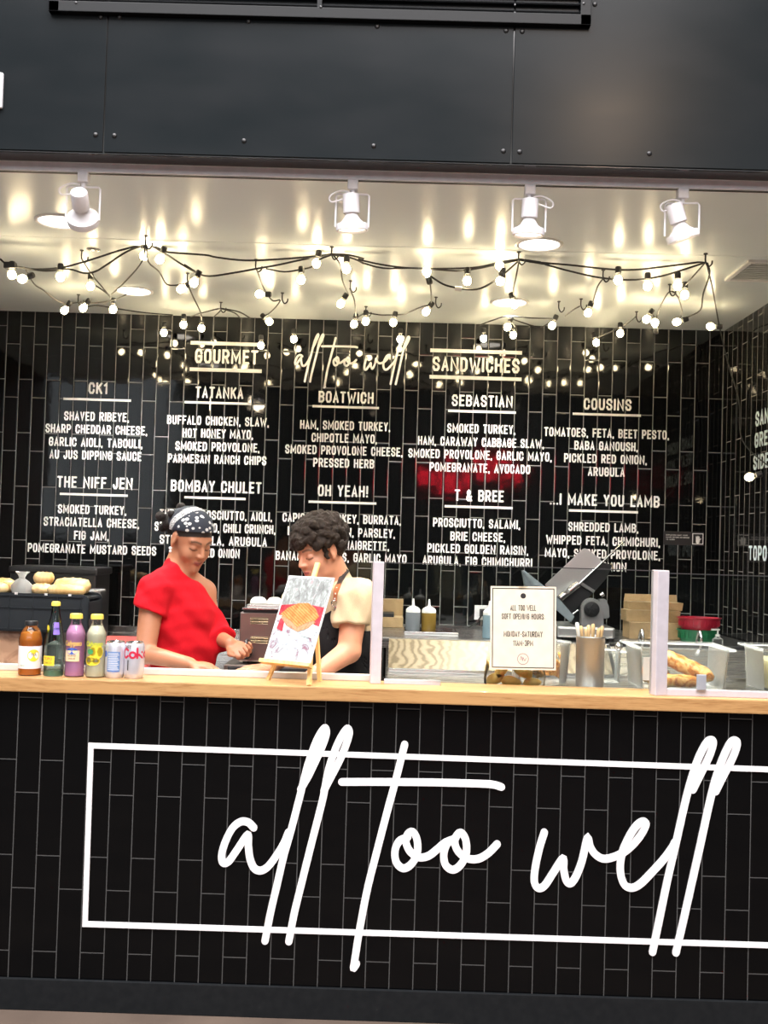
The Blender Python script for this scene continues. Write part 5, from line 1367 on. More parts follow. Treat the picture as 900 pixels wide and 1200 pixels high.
# ================================================================== MEAT SLICER
M['cast'] = brushed('cast_aluminium', (0.50, 0.50, 0.49, 1), 0.42, (8, 8, 8))
M['cast_dark'] = plain('slicer_dark', (0.022, 0.023, 0.025, 1), 0.4, 0.3)
M['slicer_arm'] = plain('slicer_arm_grey', (0.27, 0.27, 0.275, 1), 0.4, 0.5)
Ys = 5.22
def S2(x, y, Y=Ys): return P(630 + x / 6.923, 630 + y / 6.923, Y)
ms = thing('meat_slicer', 'grey metal meat slicer with tilted carriage and black star knob by the back wall', 'meat slicer', (S2(400, 700).x, Ys + 0.1, ZE))
def plate(pts, y0, th, name, mat, bevel=0.004):
    mb = MB(); mb.prism([(q.x, q.z) for q in (S2(x, y, y0) for x, y in pts)], (0, th, 0), (0, y0, 0), (1, 0, 0), (0, 0, 1))
    if bevel: bmesh.ops.bevel(mb.bm, geom=list(mb.bm.edges), offset=bevel, segments=2, affect='EDGES')
    return mb.build(name, mat, ms, True, 30)
plate([(60, 385), (375, 88), (400, 90), (520, 185), (525, 200), (225, 470), (185, 495), (150, 470)], Ys - 0.06, 0.020, 'carriage_plate', M['cast'], 0.003)
plate([(230, 455), (520, 200), (610, 220), (560, 330), (480, 420), (300, 600), (270, 600), (190, 510)], Ys - 0.03, 0.10, 'motor_housing', M['cast_dark'])
plate([(340, 380), (360, 360), (470, 430), (455, 450)], Ys - 0.05, 0.02, 'bracket', M['slicer_arm'], 0.002)
MB().tube([S2(185, 490, Ys - 0.09), S2(330, 375, Ys - 0.09)], 0.019, 16).build('grip_cylinder', M['steel_fine'], ms, True)
MB().tube([S2(222, 425, Ys - 0.09), S2(246, 447, Ys - 0.09)], 0.0215, 16).build('grip_ring', M['cast'], ms, True)
arm = [(355, 590), (362, 545), (385, 512), (420, 494), (450, 492), (490, 505), (520, 535), (535, 580), (540, 740), (350, 740)]
plate(arm, Ys - 0.13, 0.045, 'support_arm', M['slicer_arm'], 0.004)
plate([(500, 500), (555, 500), (580, 560), (585, 650), (540, 660)], Ys - 0.08, 0.05, 'side_housing', M['slicer_arm'], 0.003)
kc = S2(437, 582, Ys - 0.135)
ry = Matrix.Rotation(PI / 2, 3, 'X')
MB().lathe([(0, 0), (0.037, 0), (0.0385, 0.006), (0.036, 0.014), (0.030, 0.016), (0, 0.013)], kc, ry, 40).build('knob', M['black'], ms, True)
mb = MB()
star = [((0.026 if i % 2 == 0 else 0.013) * math.cos(PI * i / 5 + .3), (0.026 if i % 2 == 0 else 0.013) * math.sin(PI * i / 5 + .3)) for i in range(10)]
mb.prism(star, (0, -0.012, 0), kc + Vector((0, -0.012, 0)), (1, 0, 0), (0, 0, 1)); mb.sphere(kc + Vector((0, -0.026, 0)), 0.005, 10)
mb.build('star_grip', M['cast_dark'], ms)
MB().tube([S2(240, 465, Ys - 0.07), S2(525, 200, Ys - 0.07), S2(700, 32, Ys - 0.02)], 0.0058, 8).build('guide_rod', M['steel_fine'], ms, True)
MB().tube([S2(555, 250), S2(600, 215), S2(612, 255)], 0.006, 8).build('rod_clamp', plain('brass', (0.5, 0.42, 0.25, 1), 0.3, 0.8), ms, True)
MB().tube([S2(285, 620, Ys - 0.06), S2(330, 588, Ys - 0.06)], 0.006, 8).build('pin', M['steel_fine'], ms, True)
MB().tube([S2(510, 470, Ys - 0.06), S2(535, 455, Ys - 0.06)], 0.012, 10).build('pin', M['steel_fine'], ms, True)
M['tray_blue'] = plain('blue_grey_guard', (0.22, 0.26, 0.29, 1), 0.3)
plate([(-125, 265), (-110, 262), (150, 470), (300, 640), (270, 690), (20, 470)], Ys - 0.11, 0.012, 'receiving_guard', M['tray_blue'], 0.002)
plate([(-125, 265), (-118, 300), (-100, 400), (60, 440)], Ys - 0.10, 0.05, 'guard_end', M['tray_blue'], 0.002)
MB().box2((S2(140, 0).x, Ys - 0.14, ZE + 0.015), (S2(600, 0).x, Ys + 0.22, ZE + 0.070), 0.012).build('base', M['cast'], ms)
for fx in (170, 570):
    for fy in (-0.11, 0.19): MB().cyl((S2(fx, 0).x, Ys + fy, ZE + 0.0005), (S2(fx, 0).x, Ys + fy, ZE + 0.018), 0.018).build('foot', M['black'], ms)
plate([(250, 590), (330, 560), (520, 560), (520, 735), (300, 735)], Ys - 0.02, 0.10, 'pedestal', M['cast_dark'], 0.004)
# ================================================================== PEOPLE: smooth solids meshed on a grid
def surf_nets(f, lo, hi, h, B=8):
    lo = np.array(lo, float); hi = np.array(hi, float)
    n = (np.ceil((hi - lo) / h / B).astype(int)) * B + 1
    F = np.full(n, 1.0, np.float32)
    nb = (n - 1) // B
    ci = np.stack(np.meshgrid(*[np.arange(k) for k in nb], indexing='ij'), -1).reshape(-1, 3)
    cen = lo + (ci + 0.5) * B * h
    d = f(cen)
    near = np.abs(d) < (B * h * 0.9 + 0.03)
    for c in ci[(d < 0) & ~near]:
        F[c[0]*B:c[0]*B+B+1, c[1]*B:c[1]*B+B+1, c[2]*B:c[2]*B+B+1] = -1
    g = np.stack(np.meshgrid(*[np.arange(B + 1)] * 3, indexing='ij'), -1).reshape(-1, 3)
    nc = ci[near]
    for s in range(0, len(nc), 400):
        ch = nc[s:s + 400]
        idx = (ch[:, None, :] * B + g[None]).reshape(-1, 3)
        F[idx[:, 0], idx[:, 1], idx[:, 2]] = f(lo + idx * h)
    ins = F < 0
    cs = [ins[a:n[0]-1+a, b:n[1]-1+b, c:n[2]-1+c] for a in (0, 1) for b in (0, 1) for c in (0, 1)]
    cnt = sum(x.astype(np.int8) for x in cs)
    act = np.argwhere((cnt > 0) & (cnt < 8))
    vid = np.full(n - 1, -1, np.int32); vid[act[:, 0], act[:, 1], act[:, 2]] = np.arange(len(act))
    acc = np.zeros((len(act), 3)); m = np.zeros(len(act))
    cor = [(a, b, c) for a in (0, 1) for b in (0, 1) for c in (0, 1)]
    for i, p in enumerate(cor):
        for j in range(3):
            if p[j]: continue
            q = list(p); q[j] = 1
            A = F[act[:, 0]+p[0], act[:, 1]+p[1], act[:, 2]+p[2]]; Bv = F[act[:, 0]+q[0], act[:, 1]+q[1], act[:, 2]+q[2]]
            x = (A < 0) != (Bv < 0)
            t = np.where(x, A / np.where(x, A - Bv, 1), 0)
            pt = np.tile(np.array(p, float), (len(act), 1)); pt[:, j] += t
            acc[x] += pt[x]; m[x] += 1
    V = lo + (act + acc / m[:, None]) * h
    Q = []
    for ax in range(3):
        u, v = [(1, 2), (2, 0), (0, 1)][ax]
        sl0 = [slice(None)] * 3; sl1 = [slice(None)] * 3
        sl0[ax] = slice(0, n[ax]-1); sl1[ax] = slice(1, n[ax])
        a0, a1 = ins[tuple(sl0)], ins[tuple(sl1)]
        e = np.argwhere(a0 != a1)
        ok = (e[:, u] > 0) & (e[:, v] > 0) & (e[:, u] < n[u]-1) & (e[:, v] < n[v]-1)
        e = e[ok]; sgn_ = a0[e[:, 0], e[:, 1], e[:, 2]]
        def cell(du, dv):
            c = e.copy(); c[:, u] += du; c[:, v] += dv
            return vid[c[:, 0], c[:, 1], c[:, 2]]
        q = np.stack([cell(-1, -1), cell(0, -1), cell(0, 0), cell(-1, 0)], 1)
        q[~sgn_] = q[~sgn_][:, ::-1]
        Q.append(q)
    return V, np.concatenate(Q)

def net_object(name, f, lo, hi, h, mat, parent, color=None, relax=1):
    V, Q = surf_nets(f, lo, hi, h)
    for _ in range(relax):
        acc = np.zeros_like(V); cnt = np.zeros(len(V))
        for a in range(4):
            for b in (1, 3):
                np.add.at(acc, Q[:, a], V[Q[:, (a + b) % 4]]); np.add.at(cnt, Q[:, a], 1)
        V = 0.5 * V + 0.5 * acc / np.maximum(cnt, 1)[:, None]
    me = bpy.data.meshes.new(name)
    me.vertices.add(len(V)); me.vertices.foreach_set('co', V.astype(np.float32).ravel())
    me.loops.add(len(Q) * 4); me.loops.foreach_set('vertex_index', Q.astype(np.int32).ravel())
    me.polygons.add(len(Q)); me.polygons.foreach_set('loop_start', np.arange(0, len(Q) * 4, 4, dtype=np.int32))
    me.update(calc_edges=True); me.validate()
    if color is not None:
        at = me.color_attributes.new('Col', 'FLOAT_COLOR', 'POINT')
        c = np.ones((len(me.vertices), 4), np.float32); c[:, :3] = color(V)[:len(me.vertices)]
        at.data.foreach_set('color', c.ravel())
    me.materials.append(mat); me.shade_smooth()
    return link(name, me, parent)

A3 = lambda v: np.array(v, float)
def cap(p, a, b, r0, r1):
    a, b = A3(a), A3(b); d = b - a; L = d @ d
    t = np.clip(((p - a) @ d) / L, 0, 1)
    return np.linalg.norm(p - a - t[:, None] * d, axis=1) - (r0 + (r1 - r0) * t)
def ell(p, c, r, R=None):
    q = p - A3(c)
    if R is not None: q = q @ R          # columns of R are the ellipsoid axes
    r = A3(r); k0 = np.linalg.norm(q / r, axis=1); k1 = np.linalg.norm(q / (r * r), axis=1)
    return k0 * (k0 - 1) / np.maximum(k1, 1e-9)
def smin(a, b, k):
    h = np.clip(0.5 + 0.5 * (b - a) / k, 0, 1)
    return b + (a - b) * h - k * h * (1 - h)
def smax(a, b, k): return -smin(-a, -b, k)
def plane(p, c, n):      # < 0 on the side the normal points away from
    n = A3(n); return (p - A3(c)) @ (n / np.linalg.norm(n))

class Head:
    def __init__(s, C, yaw, pitch, roll=0.0, sc=1.0):
        """yaw: turn of the face from the camera towards +x (radians); pitch: nod down."""
        f = A3([math.sin(yaw) * math.cos(pitch), -math.cos(yaw) * math.cos(pitch), -math.sin(pitch)])
        r = np.cross(f, [0, 0, 1.0]); r /= np.linalg.norm(r); u = np.cross(r, f)
        # subject's right hand side is r; local x runs to the subject's left
        l = -r
        l2 = l * math.cos(roll) + u * math.sin(roll); u2 = u * math.cos(roll) - l * math.sin(roll)
        s.M = np.stack([l2, f, u2], 1); s.C = A3(C); s.sc = sc
    def loc(s, p): return (p - s.C) @ s.M / s.sc
    def wor(s, q): return s.C + (A3(q) * s.sc) @ s.M.T
    def sdf(s, p, fem=False):
        q = s.loc(p); x, y, z = q.T; ax = np.abs(x); qm = np.stack([ax, y, z], 1)
        d = ell(q, (0, -.014, .036), (.072, .093, .080))
        d = smin(d, ell(q, (0, .022, -.028), (.057, .066, .086)), .03)
        d = smin(d, ell(q, (0, .036, -.074), (.042 if fem else .047, .046, .036)), .03)
        d = smin(d, ell(q, (0, .074, -.098), (.019, .017, .016)), .022)
        d = smin(d, ell(qm, (.036, .055, -.034), (.024, .024, .026)), .02)
        d = smin(d, cap(qm, (.008, .080, .021), (.044, .066, .024), .008, .007), .014)
        d = smax(d, -ell(qm, (.031, .094, .001), (.019, .016, .012)), .012)
        d = smin(d, ell(qm, (.031, .0705, -.001), (.0145, .0135, .0125)), .003)
        nose = cap(q, (0, .082, .012), (0, .104, -.026), .0065, .0090)
        nose = smin(nose, ell(qm, (.0105, .096, -.030), (.0075, .010, .0075)), .006)
        d = smin(d, nose, .008)
        d = smax(d, -ell(qm, (.0055, .103, -.0375), (.003, .005, .003)), .003)
        lip = smin(cap(qm, (.0, .0935, -.0545), (.019, .085, -.0595), .0050, .0028), cap(qm, (0, .0920, -.0665), (.017, .084, -.0610), .0060, .003), .0015)
        d = smin(d, lip, .004)
        ear = ell(qm, (.0735, -.008, -.004), (.0085, .019, .031), Matrix.Rotation(0.3, 3, 'Z').to_4x4().to_3x3() and np.array(Matrix.Rotation(-0.25, 3, 'Z')))
        ear = smax(ear, -ell(qm, (.083, -.004, .002), (.006, .010, .017)), .004)
        ear = smin(ear, ell(qm, (.074, -.002, -.030), (.006, .008, .009)), .006)
        d = smin(d, ear, .004)
        return d * s.sc
    def paint(s, p, base, lipc, browc, lidc, hair=None):
        q = s.loc(p); x, y, z = q.T; ax = np.abs(x); face = (y > .02)
        c = np.tile(A3(base), (len(p), 1))
        def blend(m, col):
            m = np.clip(m, 0, 1)[:, None]; c[:] = c * (1 - m) + A3(col) * m
        g = lambda d, w: np.clip(1.2 - d / w, 0, 1)
        blend(0.10 * np.exp(-((ax - .04) ** 2 / .00035 + (z + .035) ** 2 / .0004)) * face, lipc)
        dl = np.sqrt((ax / .019) ** 2 + ((z + .0605 + .002 * np.cos(ax * 150)) / .0085) ** 2)
        blend(np.clip((1.15 - dl) * 4, 0, 1) * (y > .075) * 0.85, lipc)
        blend(g(np.abs(z + .0605 - .0), .0018) * (ax < .018) * (y > .078) * .8, (0.10, 0.03, 0.03))
        t = np.clip((ax - .012) / .036, 0, 1)
        bz = .0225 + .007 * np.sin(t * 2.3) - .004 * t
        blend(g(np.abs(z - bz), .0050) * (ax > .011) * (ax < .050) * face * .9, browc)
        lz = -.0055 - .0035 * np.sin(np.clip((ax - .017) / .029, 0, 1) * PI)
        blend(g(np.abs(z - lz), .0032) * (ax > .016) * (ax < .047) * face * .95, (0.012, 0.009, 0.008))
        blend(0.35 * np.exp(-(((ax - .031) / .014) ** 2 + ((z - .004) / .008) ** 2)) * face, lidc)
        if hair is not None: blend(hair(q), (0.018, 0.013, 0.011))
        return c

def hand_prims(w, d, nrm, curl, sc=1.0, mirror=1, spread=0.10):
    """Palm, four unequal bent fingers and a thumb. d: pointing direction, nrm: the way the palm faces."""
    w, d, nrm = A3(w), A3(d) / np.linalg.norm(d), A3(nrm)
    nrm = nrm - d * (nrm @ d); nrm /= np.linalg.norm(nrm); sd = np.cross(d, nrm) * mirror
    R = np.stack([d, sd, nrm], 1)
    pr = [('e', w + d * .050 * sc, (.050 * sc, .040 * sc, .015 * sc), R)]
    for i, (off, L, rr) in enumerate(((-.031, .066, .0082), (-.0105, .076, .0088), (.0105, .071, .0086), (.031, .056, .0076))):
        a = w + (d * (.088 - .006 * abs(i - 1.3)) + sd * off) * sc
        dd = d + sd * off * spread * 18 * .1; dd /= np.linalg.norm(dd)
        ang = 0
        pr.append(('c', w + (d * .045 + sd * off * .8) * sc, a, .011 * sc, .0098 * sc))
        for k_, fr in enumerate((.44, .31, .25)):
            ang += curl[k_] if hasattr(curl, '__len__') else curl
            v = dd * math.cos(ang) + nrm * math.sin(ang)
            b = a + v * L * fr * sc
            pr.append(('f%d' % i, a, b, rr * sc * (1 - .08 * k_), rr * sc * (1 - .08 * (k_ + 1)))); a = b
    a = w + (d * .022 - sd * .026) * sc
    v1 = d * .62 - sd * .62 + nrm * .45; v1 /= np.linalg.norm(v1)
    b = a + v1 * .042 * sc; v2 = d * .85 - sd * .15 + nrm * .5; v2 /= np.linalg.norm(v2)
    e = b + v2 * .032 * sc
    pr += [('t', a, b, .0125 * sc, .0100 * sc), ('t', b, e, .0098 * sc, .0075 * sc)]
    return pr
def hand_sdf(p, prims):
    d = None; fing = {}
    for q in prims:
        if q[0] == 'e': x = ell(p, q[1], q[2], q[3])
        else: x = cap(p, q[1], q[2], q[3], q[4])
        if q[0][0] == 'f': fing[q[0]] = x if q[0] not in fing else smin(fing[q[0]], x, .003)
        else: d = x if d is None else smin(d, x, .012)
    for x in fing.values(): d = smin(d, x, .0045)
    return d

def boxed(p, c, rad, fn, far=0.25):
    """Evaluate fn only near c; elsewhere return a safe distance."""
    r = np.linalg.norm(p - A3(c), axis=1); m = r < rad
    out = np.maximum(r - rad * 0.7, 0.03)
    if m.any(): out[m] = fn(p[m])
    return out

def skin_mat(name, rough=0.48):
    t = NT(name); a = t.node('ShaderNodeVertexColor', layer_name='Col')
    n = t.noise(60, 3)
    mx = t.node('ShaderNodeMix', data_type='RGBA', blend_type='MULTIPLY'); mx.inputs[0].default_value = 0.25
    t.l.new(a.outputs[0], mx.inputs[6]); t.l.new(t.ramp(n, [(0.3, (.85, .82, .80, 1)), (.7, (1, 1, 1, 1))]), mx.inputs[7])
    t.set(color=mx.outputs[2], rough=rough, sss=0.08); t.b.inputs['Subsurface Radius'].default_value = (.012, .005, .003)
    t.bump(t.noise(420, 2), 0.05, 0.0004); return t.m
def cloth_mat(name, col, scale=420, wr=0.35):
    t = NT(name); n = t.noise(scale, 2); big = t.noise(9, 3, t.mapped((1, 1, .45)), .5, 1.2)
    t.set(color=t.ramp(n, [(0.3, tuple(c * .86 for c in col[:3]) + (1,)), (.7, col)]), rough=0.85, spec=0.15)
    h_ = t.math('ADD', t.math('MULTIPLY', big, 1.0), t.math('MULTIPLY', n, .05)); t.bump(h_, wr, 0.018); return t.m
def hair_mat(name, col, lite):
    t = NT(name); n = t.noise(95, 4, None, .6, 2.5)
    t.set(color=t.ramp(n, [(0.35, col), (0.7, lite)]), rough=0.6, spec=0.2); t.bump(n, 0.9, 0.004); return t.m

def folds(p, amp, freq, dirv, ph=0.0):
    s_ = p @ A3(dirv)
    return amp * (np.sin(s_ * freq + 1.7 * np.sin(p[:, 2] * 11 + ph) + ph) + .5 * np.sin(s_ * freq * 2.1 + p[:, 0] * 25 + ph))

# ------------------------------------------------------------------ woman in the red tee
def person_axes(a, b):
    ax = A3(b) - A3(a); ax[2] = 0; ax /= np.linalg.norm(ax)
    return np.stack([ax, np.cross([0, 0, 1.0], ax), [0, 0, 1.0]], 1)

Hw = Head(P(223.5, 631.5, 3.98), math.radians(47), math.radians(27), 0.02, 0.97)
Rs, Ls = A3(P(180, 693, 3.89)), A3(P(238, 694, 4.10))
Axw = person_axes(Rs, Ls)
nb_ = A3(P(209, 667, 4.0)); ribc = A3(P(212, 726, 4.01)); wst = A3(P(216, 782, 4.02)); hip = A3(P(216, 838, 4.03))
Re, Rw = A3(P(170, 766, 3.83)), A3(P(222, 778, 3.735))
Le, Lw = A3(P(251, 745, 4.10)), A3(P(269, 753, 4.0))
hR = hand_prims(Rw, (1, -.12, -.12), (0.1, 0, -1), (.25, .30, .25), .92, 1)
hL = hand_prims(Lw, (.72, -.25, -.45), (.15, -.75, .65), (.85, 1.0, .8), .90, -1)
sideax = Axw[:, 0]; fwd = -Axw[:, 1]
footw = [A3((hip[0], hip[1], 0)) + sideax * s_ * .10 for s_ in (-1, 1)]
def legs(p, hipc, feet, r=(.088, .058, .042), off=0.0, k=.04):
    d = None
    for ft in feet:
        top = hipc + (ft - A3((hipc[0], hipc[1], 0))) * .9 - A3((0, 0, .02)); kn = top * .48 + (ft + A3((0, 0, .09))) * .52; an = ft + A3((0, 0, .09))
        x = smin(cap(p, top, kn, r[0] + off, r[1] + off), cap(p, kn, an, r[1] + off, r[2] + off), .03)
        d = x if d is None else smin(d, x, .02)
    return d
def woman_body(p):
    d = ell(p, ribc, (.135, .095, .19), Axw)
    d = smin(d, ell(p, wst, (.115, .085, .12), Axw), .06)
    d = smin(d, ell(p, hip, (.160, .110, .13), Axw), .06)
    d = smin(d, cap(p, Rs, Ls, .044, .044), .03)
    d = smin(d, cap(p, nb_ - A3((0, 0, .012)), Rs, .040, .040), .04); d = smin(d, cap(p, nb_ - A3((0, 0, .012)), Ls, .040, .040), .04)
    d = smin(d, cap(p, nb_, Hw.wor((0, -.022, -.055)), .052, .050), .035)
    d = smin(d, cap(p, Rs, Re, .048, .036), .012); d = smin(d, cap(p, Re, Rw, .036, .024), .012)
    d = smin(d, cap(p, Ls, Le, .046, .035), .012); d = smin(d, cap(p, Le, Lw, .035, .024), .012)
    d = smin(d, legs(p, hip, footw), .05)
    d = smin(d, boxed(p, Rw, .20, lambda q: hand_sdf(q, hR)), .012)
    d = smin(d, boxed(p, Lw, .20, lambda q: hand_sdf(q, hL)), .012)
    d = smin(d, boxed(p, Hw.C, .21, lambda q: Hw.sdf(q, True)), .02)
    return d
SKW = srgb(172, 118, 88)[:3]
def woman_color(V):
    hairzone = lambda q: np.clip((q[:, 2] - (.004 + .40 * q[:, 1])) / .006 + 0.0, 0, 1) * (q[:, 2] > -.06) * ((np.abs(q[:, 0]) < .078)) * (1 - np.clip((.006 - np.abs(q[:, 1] + .008)) / .004, 0, 0))
    c = np.tile(A3(SKW), (len(V), 1)); near = np.linalg.norm(V - Hw.C, axis=1) < .17
    hz = lambda q: (q[:, 2] > (.013 + .42 * q[:, 1])) * (q[:, 2] > -.07) * ((np.abs(q[:, 0]) < .0725) | (q[:, 1] > .016)) * 1.0
    c[near] = Hw.paint(V[near], SKW, srgb(146, 66, 64)[:3], (0.03, 0.018, 0.012), srgb(150, 98, 78)[:3], hz)
    return c
wm = thing('person', 'woman in a red off-shoulder tee and dark patterned bandana, looking down at her hands', 'person', (hip[0], hip[1], 0))
wx0, wx1 = hip[0] - .38, hip[0] + .42
net_object('body', woman_body, (wx0, 3.55, -0.0), (wx1, 4.42, 1.72), .0042, skin_mat('skin_warm'), wm, woman_color)

def shirt_w(p):
    d = ell(p, ribc + A3((0, 0, -.01)), (.146, .108, .20), Axw)
    d = smin(d, ell(p, wst, (.134, .102, .13), Axw), .07)
    d = smin(d, ell(p, hip + A3((0, 0, .02)), (.176, .126, .13), Axw), .07)
    d = smin(d, cap(p, Rs + A3((0, 0, -.004)), Ls, .055, .054), .04)
    d = smin(d, cap(p, nb_ - A3((0, 0, .012)), Rs, .053, .053), .03); d = smin(d, cap(p, nb_ - A3((0, 0, .010)), Hw.wor((0, -.022, -.075)), .057, .055), .02)
    sl = cap(p, Rs, Rs * .35 + Re * .65, .066, .066)
    cutc = Rs * .66 + Re * .34
    sl = smax(sl, plane(p, cutc, (Re - Rs) + A3((-.09, 0, -.02))), .004)
    d = smin(d, sl, .012)
    s2 = smin(cap(p, Ls, Le, .062, .058), cap(p, Le, Le * .3 + Lw * .7, .054, .050), .02)
    s2 = smax(s2, plane(p, Le * .42 + Lw * .58, Lw - Le), .004)
    d = smin(d, s2, .025)
    d = d + folds(p, .0038, 42, (.55, .2, .8)) + folds(p, .0016, 75, (-.5, .3, .8), 2.0)
    # wide neckline falling off her left shoulder
    nk = A3(P(203, 659, 3.98)); ns_ = A3(P(243, 690, 4.02)); nd = ns_ - nk
    nn = np.cross(nd, fwd * 0.9 + A3((0, 0, 0.25))); nn = nn if nn[2] > 0 else -nn
    d = smax(d, plane(p, nk, nn), .006)
    d = smax(d, plane(p, hip + A3((0, 0, -.06)), (0, 0, -1)), .006)
    return d
net_object('t_shirt', shirt_w, (wx0, 3.6, .85), (wx1, 4.42, 1.50), .0045, cloth_mat('red_cotton', (0.50, 0.006, 0.014, 1)), wm)
def pants(hipc, Ax, feet, top, ra, rb):
    def f(p):
        d = smin(ell(p, hipc, (ra, rb, .135), Ax), legs(p, hipc, feet, (.098, .072, .062), .0), .05)
        d = smax(d, plane(p, hipc + A3((0, 0, top)), (0, 0, 1)), .005)
        return smax(d, plane(p, A3((0, 0, .085)), (0, 0, -1)), .004)
    return f
M['denim_black'] = cloth_mat('black_trousers', (0.018, 0.018, 0.020, 1))
net_object('trousers', pants(hip, Axw, footw, .05, .168, .118), (wx0, 3.75, .05), (wx1, 4.35, 1.15), .009, M['denim_black'], wm)
def shoes(feet, fw, parent):
    for ft in feet:
        def f(p, ft=ft):
            d = smin(cap(p, ft + fw * .0 + A3((0, 0, .045)), ft + fw * .13 + A3((0, 0, .033)), .045, .036), cap(p, ft + A3((0, 0, .04)), ft + A3((0, 0, .10)), .05, .052), .03)
            return smax(d, -(p[:, 2] - .0045), .004)
        net_object('shoe', f, ft - A3((.24, .24, .01)), ft + A3((.24, .24, .18)), .008, M['black'], parent)
shoes(footw, fwd, wm)

def bandana(p):
    q = Hw.loc(p)
    d = ell(q, (0, -.014, .040), (.0795, .1005, .0865))
    d = smin(d, ell(q, (0, -.103, .032), (.048, .030, .050)), .02)
    d = d + .0012 * np.sin(q[:, 1] * 160 + q[:, 0] * 60) * (q[:, 1] < 0)
    d = smax(d, plane(q, (0, 0, .034), (0, .42, -1)), .002)
    return d * Hw.sc
t = NT('bandana_print'); vo_ = t.node('ShaderNodeTexVoronoi'); vo_.inputs['Scale'].default_value = 38; t.l.new(t.mapped((1, 1, 1.25)), vo_.inputs['Vector'])
a_ = t.node('ShaderNodeVertexColor', layer_name='Col'); sep = t.node('ShaderNodeSeparateColor'); t.l.new(a_.outputs[0], sep.inputs[0])
dots = t.math('MULTIPLY', t.math('LESS_THAN', vo_.outputs['Distance'], 0.32), sep.outputs[1])
bandm = t.math('MULTIPLY', sep.outputs[0], t.math('GREATER_THAN', t.noise(300, 3), 0.47))
t.set(color=t.mix(t.math('MAXIMUM', dots, bandm), (0.012, 0.016, 0.026, 1), (0.50, 0.50, 0.48, 1)), rough=0.8)
def band_col(V):
    q = Hw.loc(V); c = np.zeros((len(V), 3)); s_ = q[:, 1] - .35 * (q[:, 2] - .06)
    c[:, 0] = ((s_ > -.058) & (s_ < -.022)); c[:, 1] = (s_ > -.012); return c
net_object('bandana', bandana, Hw.C - .20, Hw.C + .20, .0032, t.m, wm, band_col)
rngp = np.random.RandomState(5)
M['hair_black'] = hair_mat('black_hair', (0.007, 0.006, 0.006, 1), (0.030, 0.024, 0.020, 1))
bs = [(rngp.normal(0, .026), -.128 + rngp.normal(0, .017), .010 + rngp.normal(0, .026), .013 + .008 * rngp.rand()) for _ in range(60)]
def bun(p):
    q = Hw.loc(p); d = ell(q, (0, -.125, .010), (.040, .028, .040))
    for b in bs: d = smin(d, np.linalg.norm(q - A3(b[:3]), axis=1) - b[3], .006)
    return d * Hw.sc
net_object('hair', bun, Hw.C - .24, Hw.C + .22, .0035, M['hair_black'], wm)
er = Hw.wor((-.078, -.004, -.044))
MB().sphere(er, 0.0065, 14).sphere(er + A3((0, 0, -.011)), 0.0055, 12).build('earring', plain('pearl', (0.75, 0.73, 0.70, 1), 0.2), wm, True)

# ------------------------------------------------------------------ man in the black apron
Hm = Head(P(375, 645, 4.0), math.radians(-50), math.radians(20), 0.03, 1.0)
Ns, Fs = A3(P(417, 699, 3.94)), A3(P(352, 706, 4.24))      # near and far shoulder
Axm = person_axes(Fs, Ns)
sidem = Axm[:, 0]; fwm = np.cross(sidem, [0, 0, 1.0]); fwm = fwm if fwm[0] < 0 else -fwm
nbm = A3(P(395, 684, 4.06)); rbm = A3(P(399, 742, 4.10)); wsm = A3(P(407, 795, 4.13)); hpm = A3(P(398, 850, 4.16))
Ne, Nw = A3(P(409, 763, 3.90)), A3(P(364, 794, 3.80))
Fe, Fw = A3(P(336, 766, 4.15)), A3(P(313, 783, 3.92))
hN = hand_prims(Nw, (-.75, -.40, .0), (-.1, 0, -1), (.08, .12, .1), 1.0, -1)
hF = hand_prims(Fw, (-.6, -.6, -.02), (0, .1, -1), (.15, .2, .15), 1.0, 1)
feetm = [A3((hpm[0], hpm[1], 0)) + sidem * s_ * .11 for s_ in (-1, 1)]
def man_body(p):
    d = ell(p, rbm, (.155, .105, .20), Axm)
    d = smin(d, ell(p, wsm, (.135, .10, .13), Axm), .06); d = smin(d, ell(p, hpm, (.160, .115, .13), Axm), .06)
    d = smin(d, cap(p, Fs, Ns, .052, .052), .03)
    d = smin(d, cap(p, nbm, Hm.wor((0, -.020, -.055)), .062, .058), .035)
    d = smin(d, cap(p, Ns, Ne, .054, .043), .012); d = smin(d, cap(p, Ne, Nw, .044, .028), .012)
    d = smin(d, cap(p, Fs, Fe, .054, .042), .012); d = smin(d, cap(p, Fe, Fw, .042, .028), .012)
    d = smin(d, legs(p, hpm, feetm, (.09, .062, .046)), .05)
    d = smin(d, boxed(p, Nw, .21, lambda q: hand_sdf(q, hN)), .012)
    d = smin(d, boxed(p, Fw, .21, lambda q: hand_sdf(q, hF)), .012)
    d = smin(d, boxed(p, Hm.C, .21, lambda q: Hm.sdf(q)), .02)
    return d
SKM = srgb(200, 142, 112)[:3]
def man_color(V):
    c = np.tile(A3(SKM), (len(V), 1)); near = np.linalg.norm(V - Hm.C, axis=1) < .17
    c[near] = Hm.paint(V[near], SKM, srgb(170, 74, 70)[:3], (0.03, 0.018, 0.012), srgb(186, 124, 104)[:3])
    return c
mn = thing('person', 'man with dark curly hair in a cream tee and black apron behind the easel', 'person', (hpm[0], hpm[1], 0))
mx0, mx1 = hpm[0] - .52, hpm[0] + .32
net_object('body', man_body, (mx0, 3.6, 0), (mx1, 4.5, 1.72), .0042, skin_mat('skin_fair'), mn, man_color)
def tee_core(p, off=0.0):
    d = ell(p, rbm, (.172 + off, .122 + off, .21 + off), Axm)
    d = smin(d, ell(p, wsm, (.150 + off, .116 + off, .13), Axm), .07); d = smin(d, ell(p, hpm, (.172 + off, .128 + off, .13), Axm), .07)
    d = smin(d, cap(p, Fs, Ns, .066 + off, .066 + off), .05)
    return d
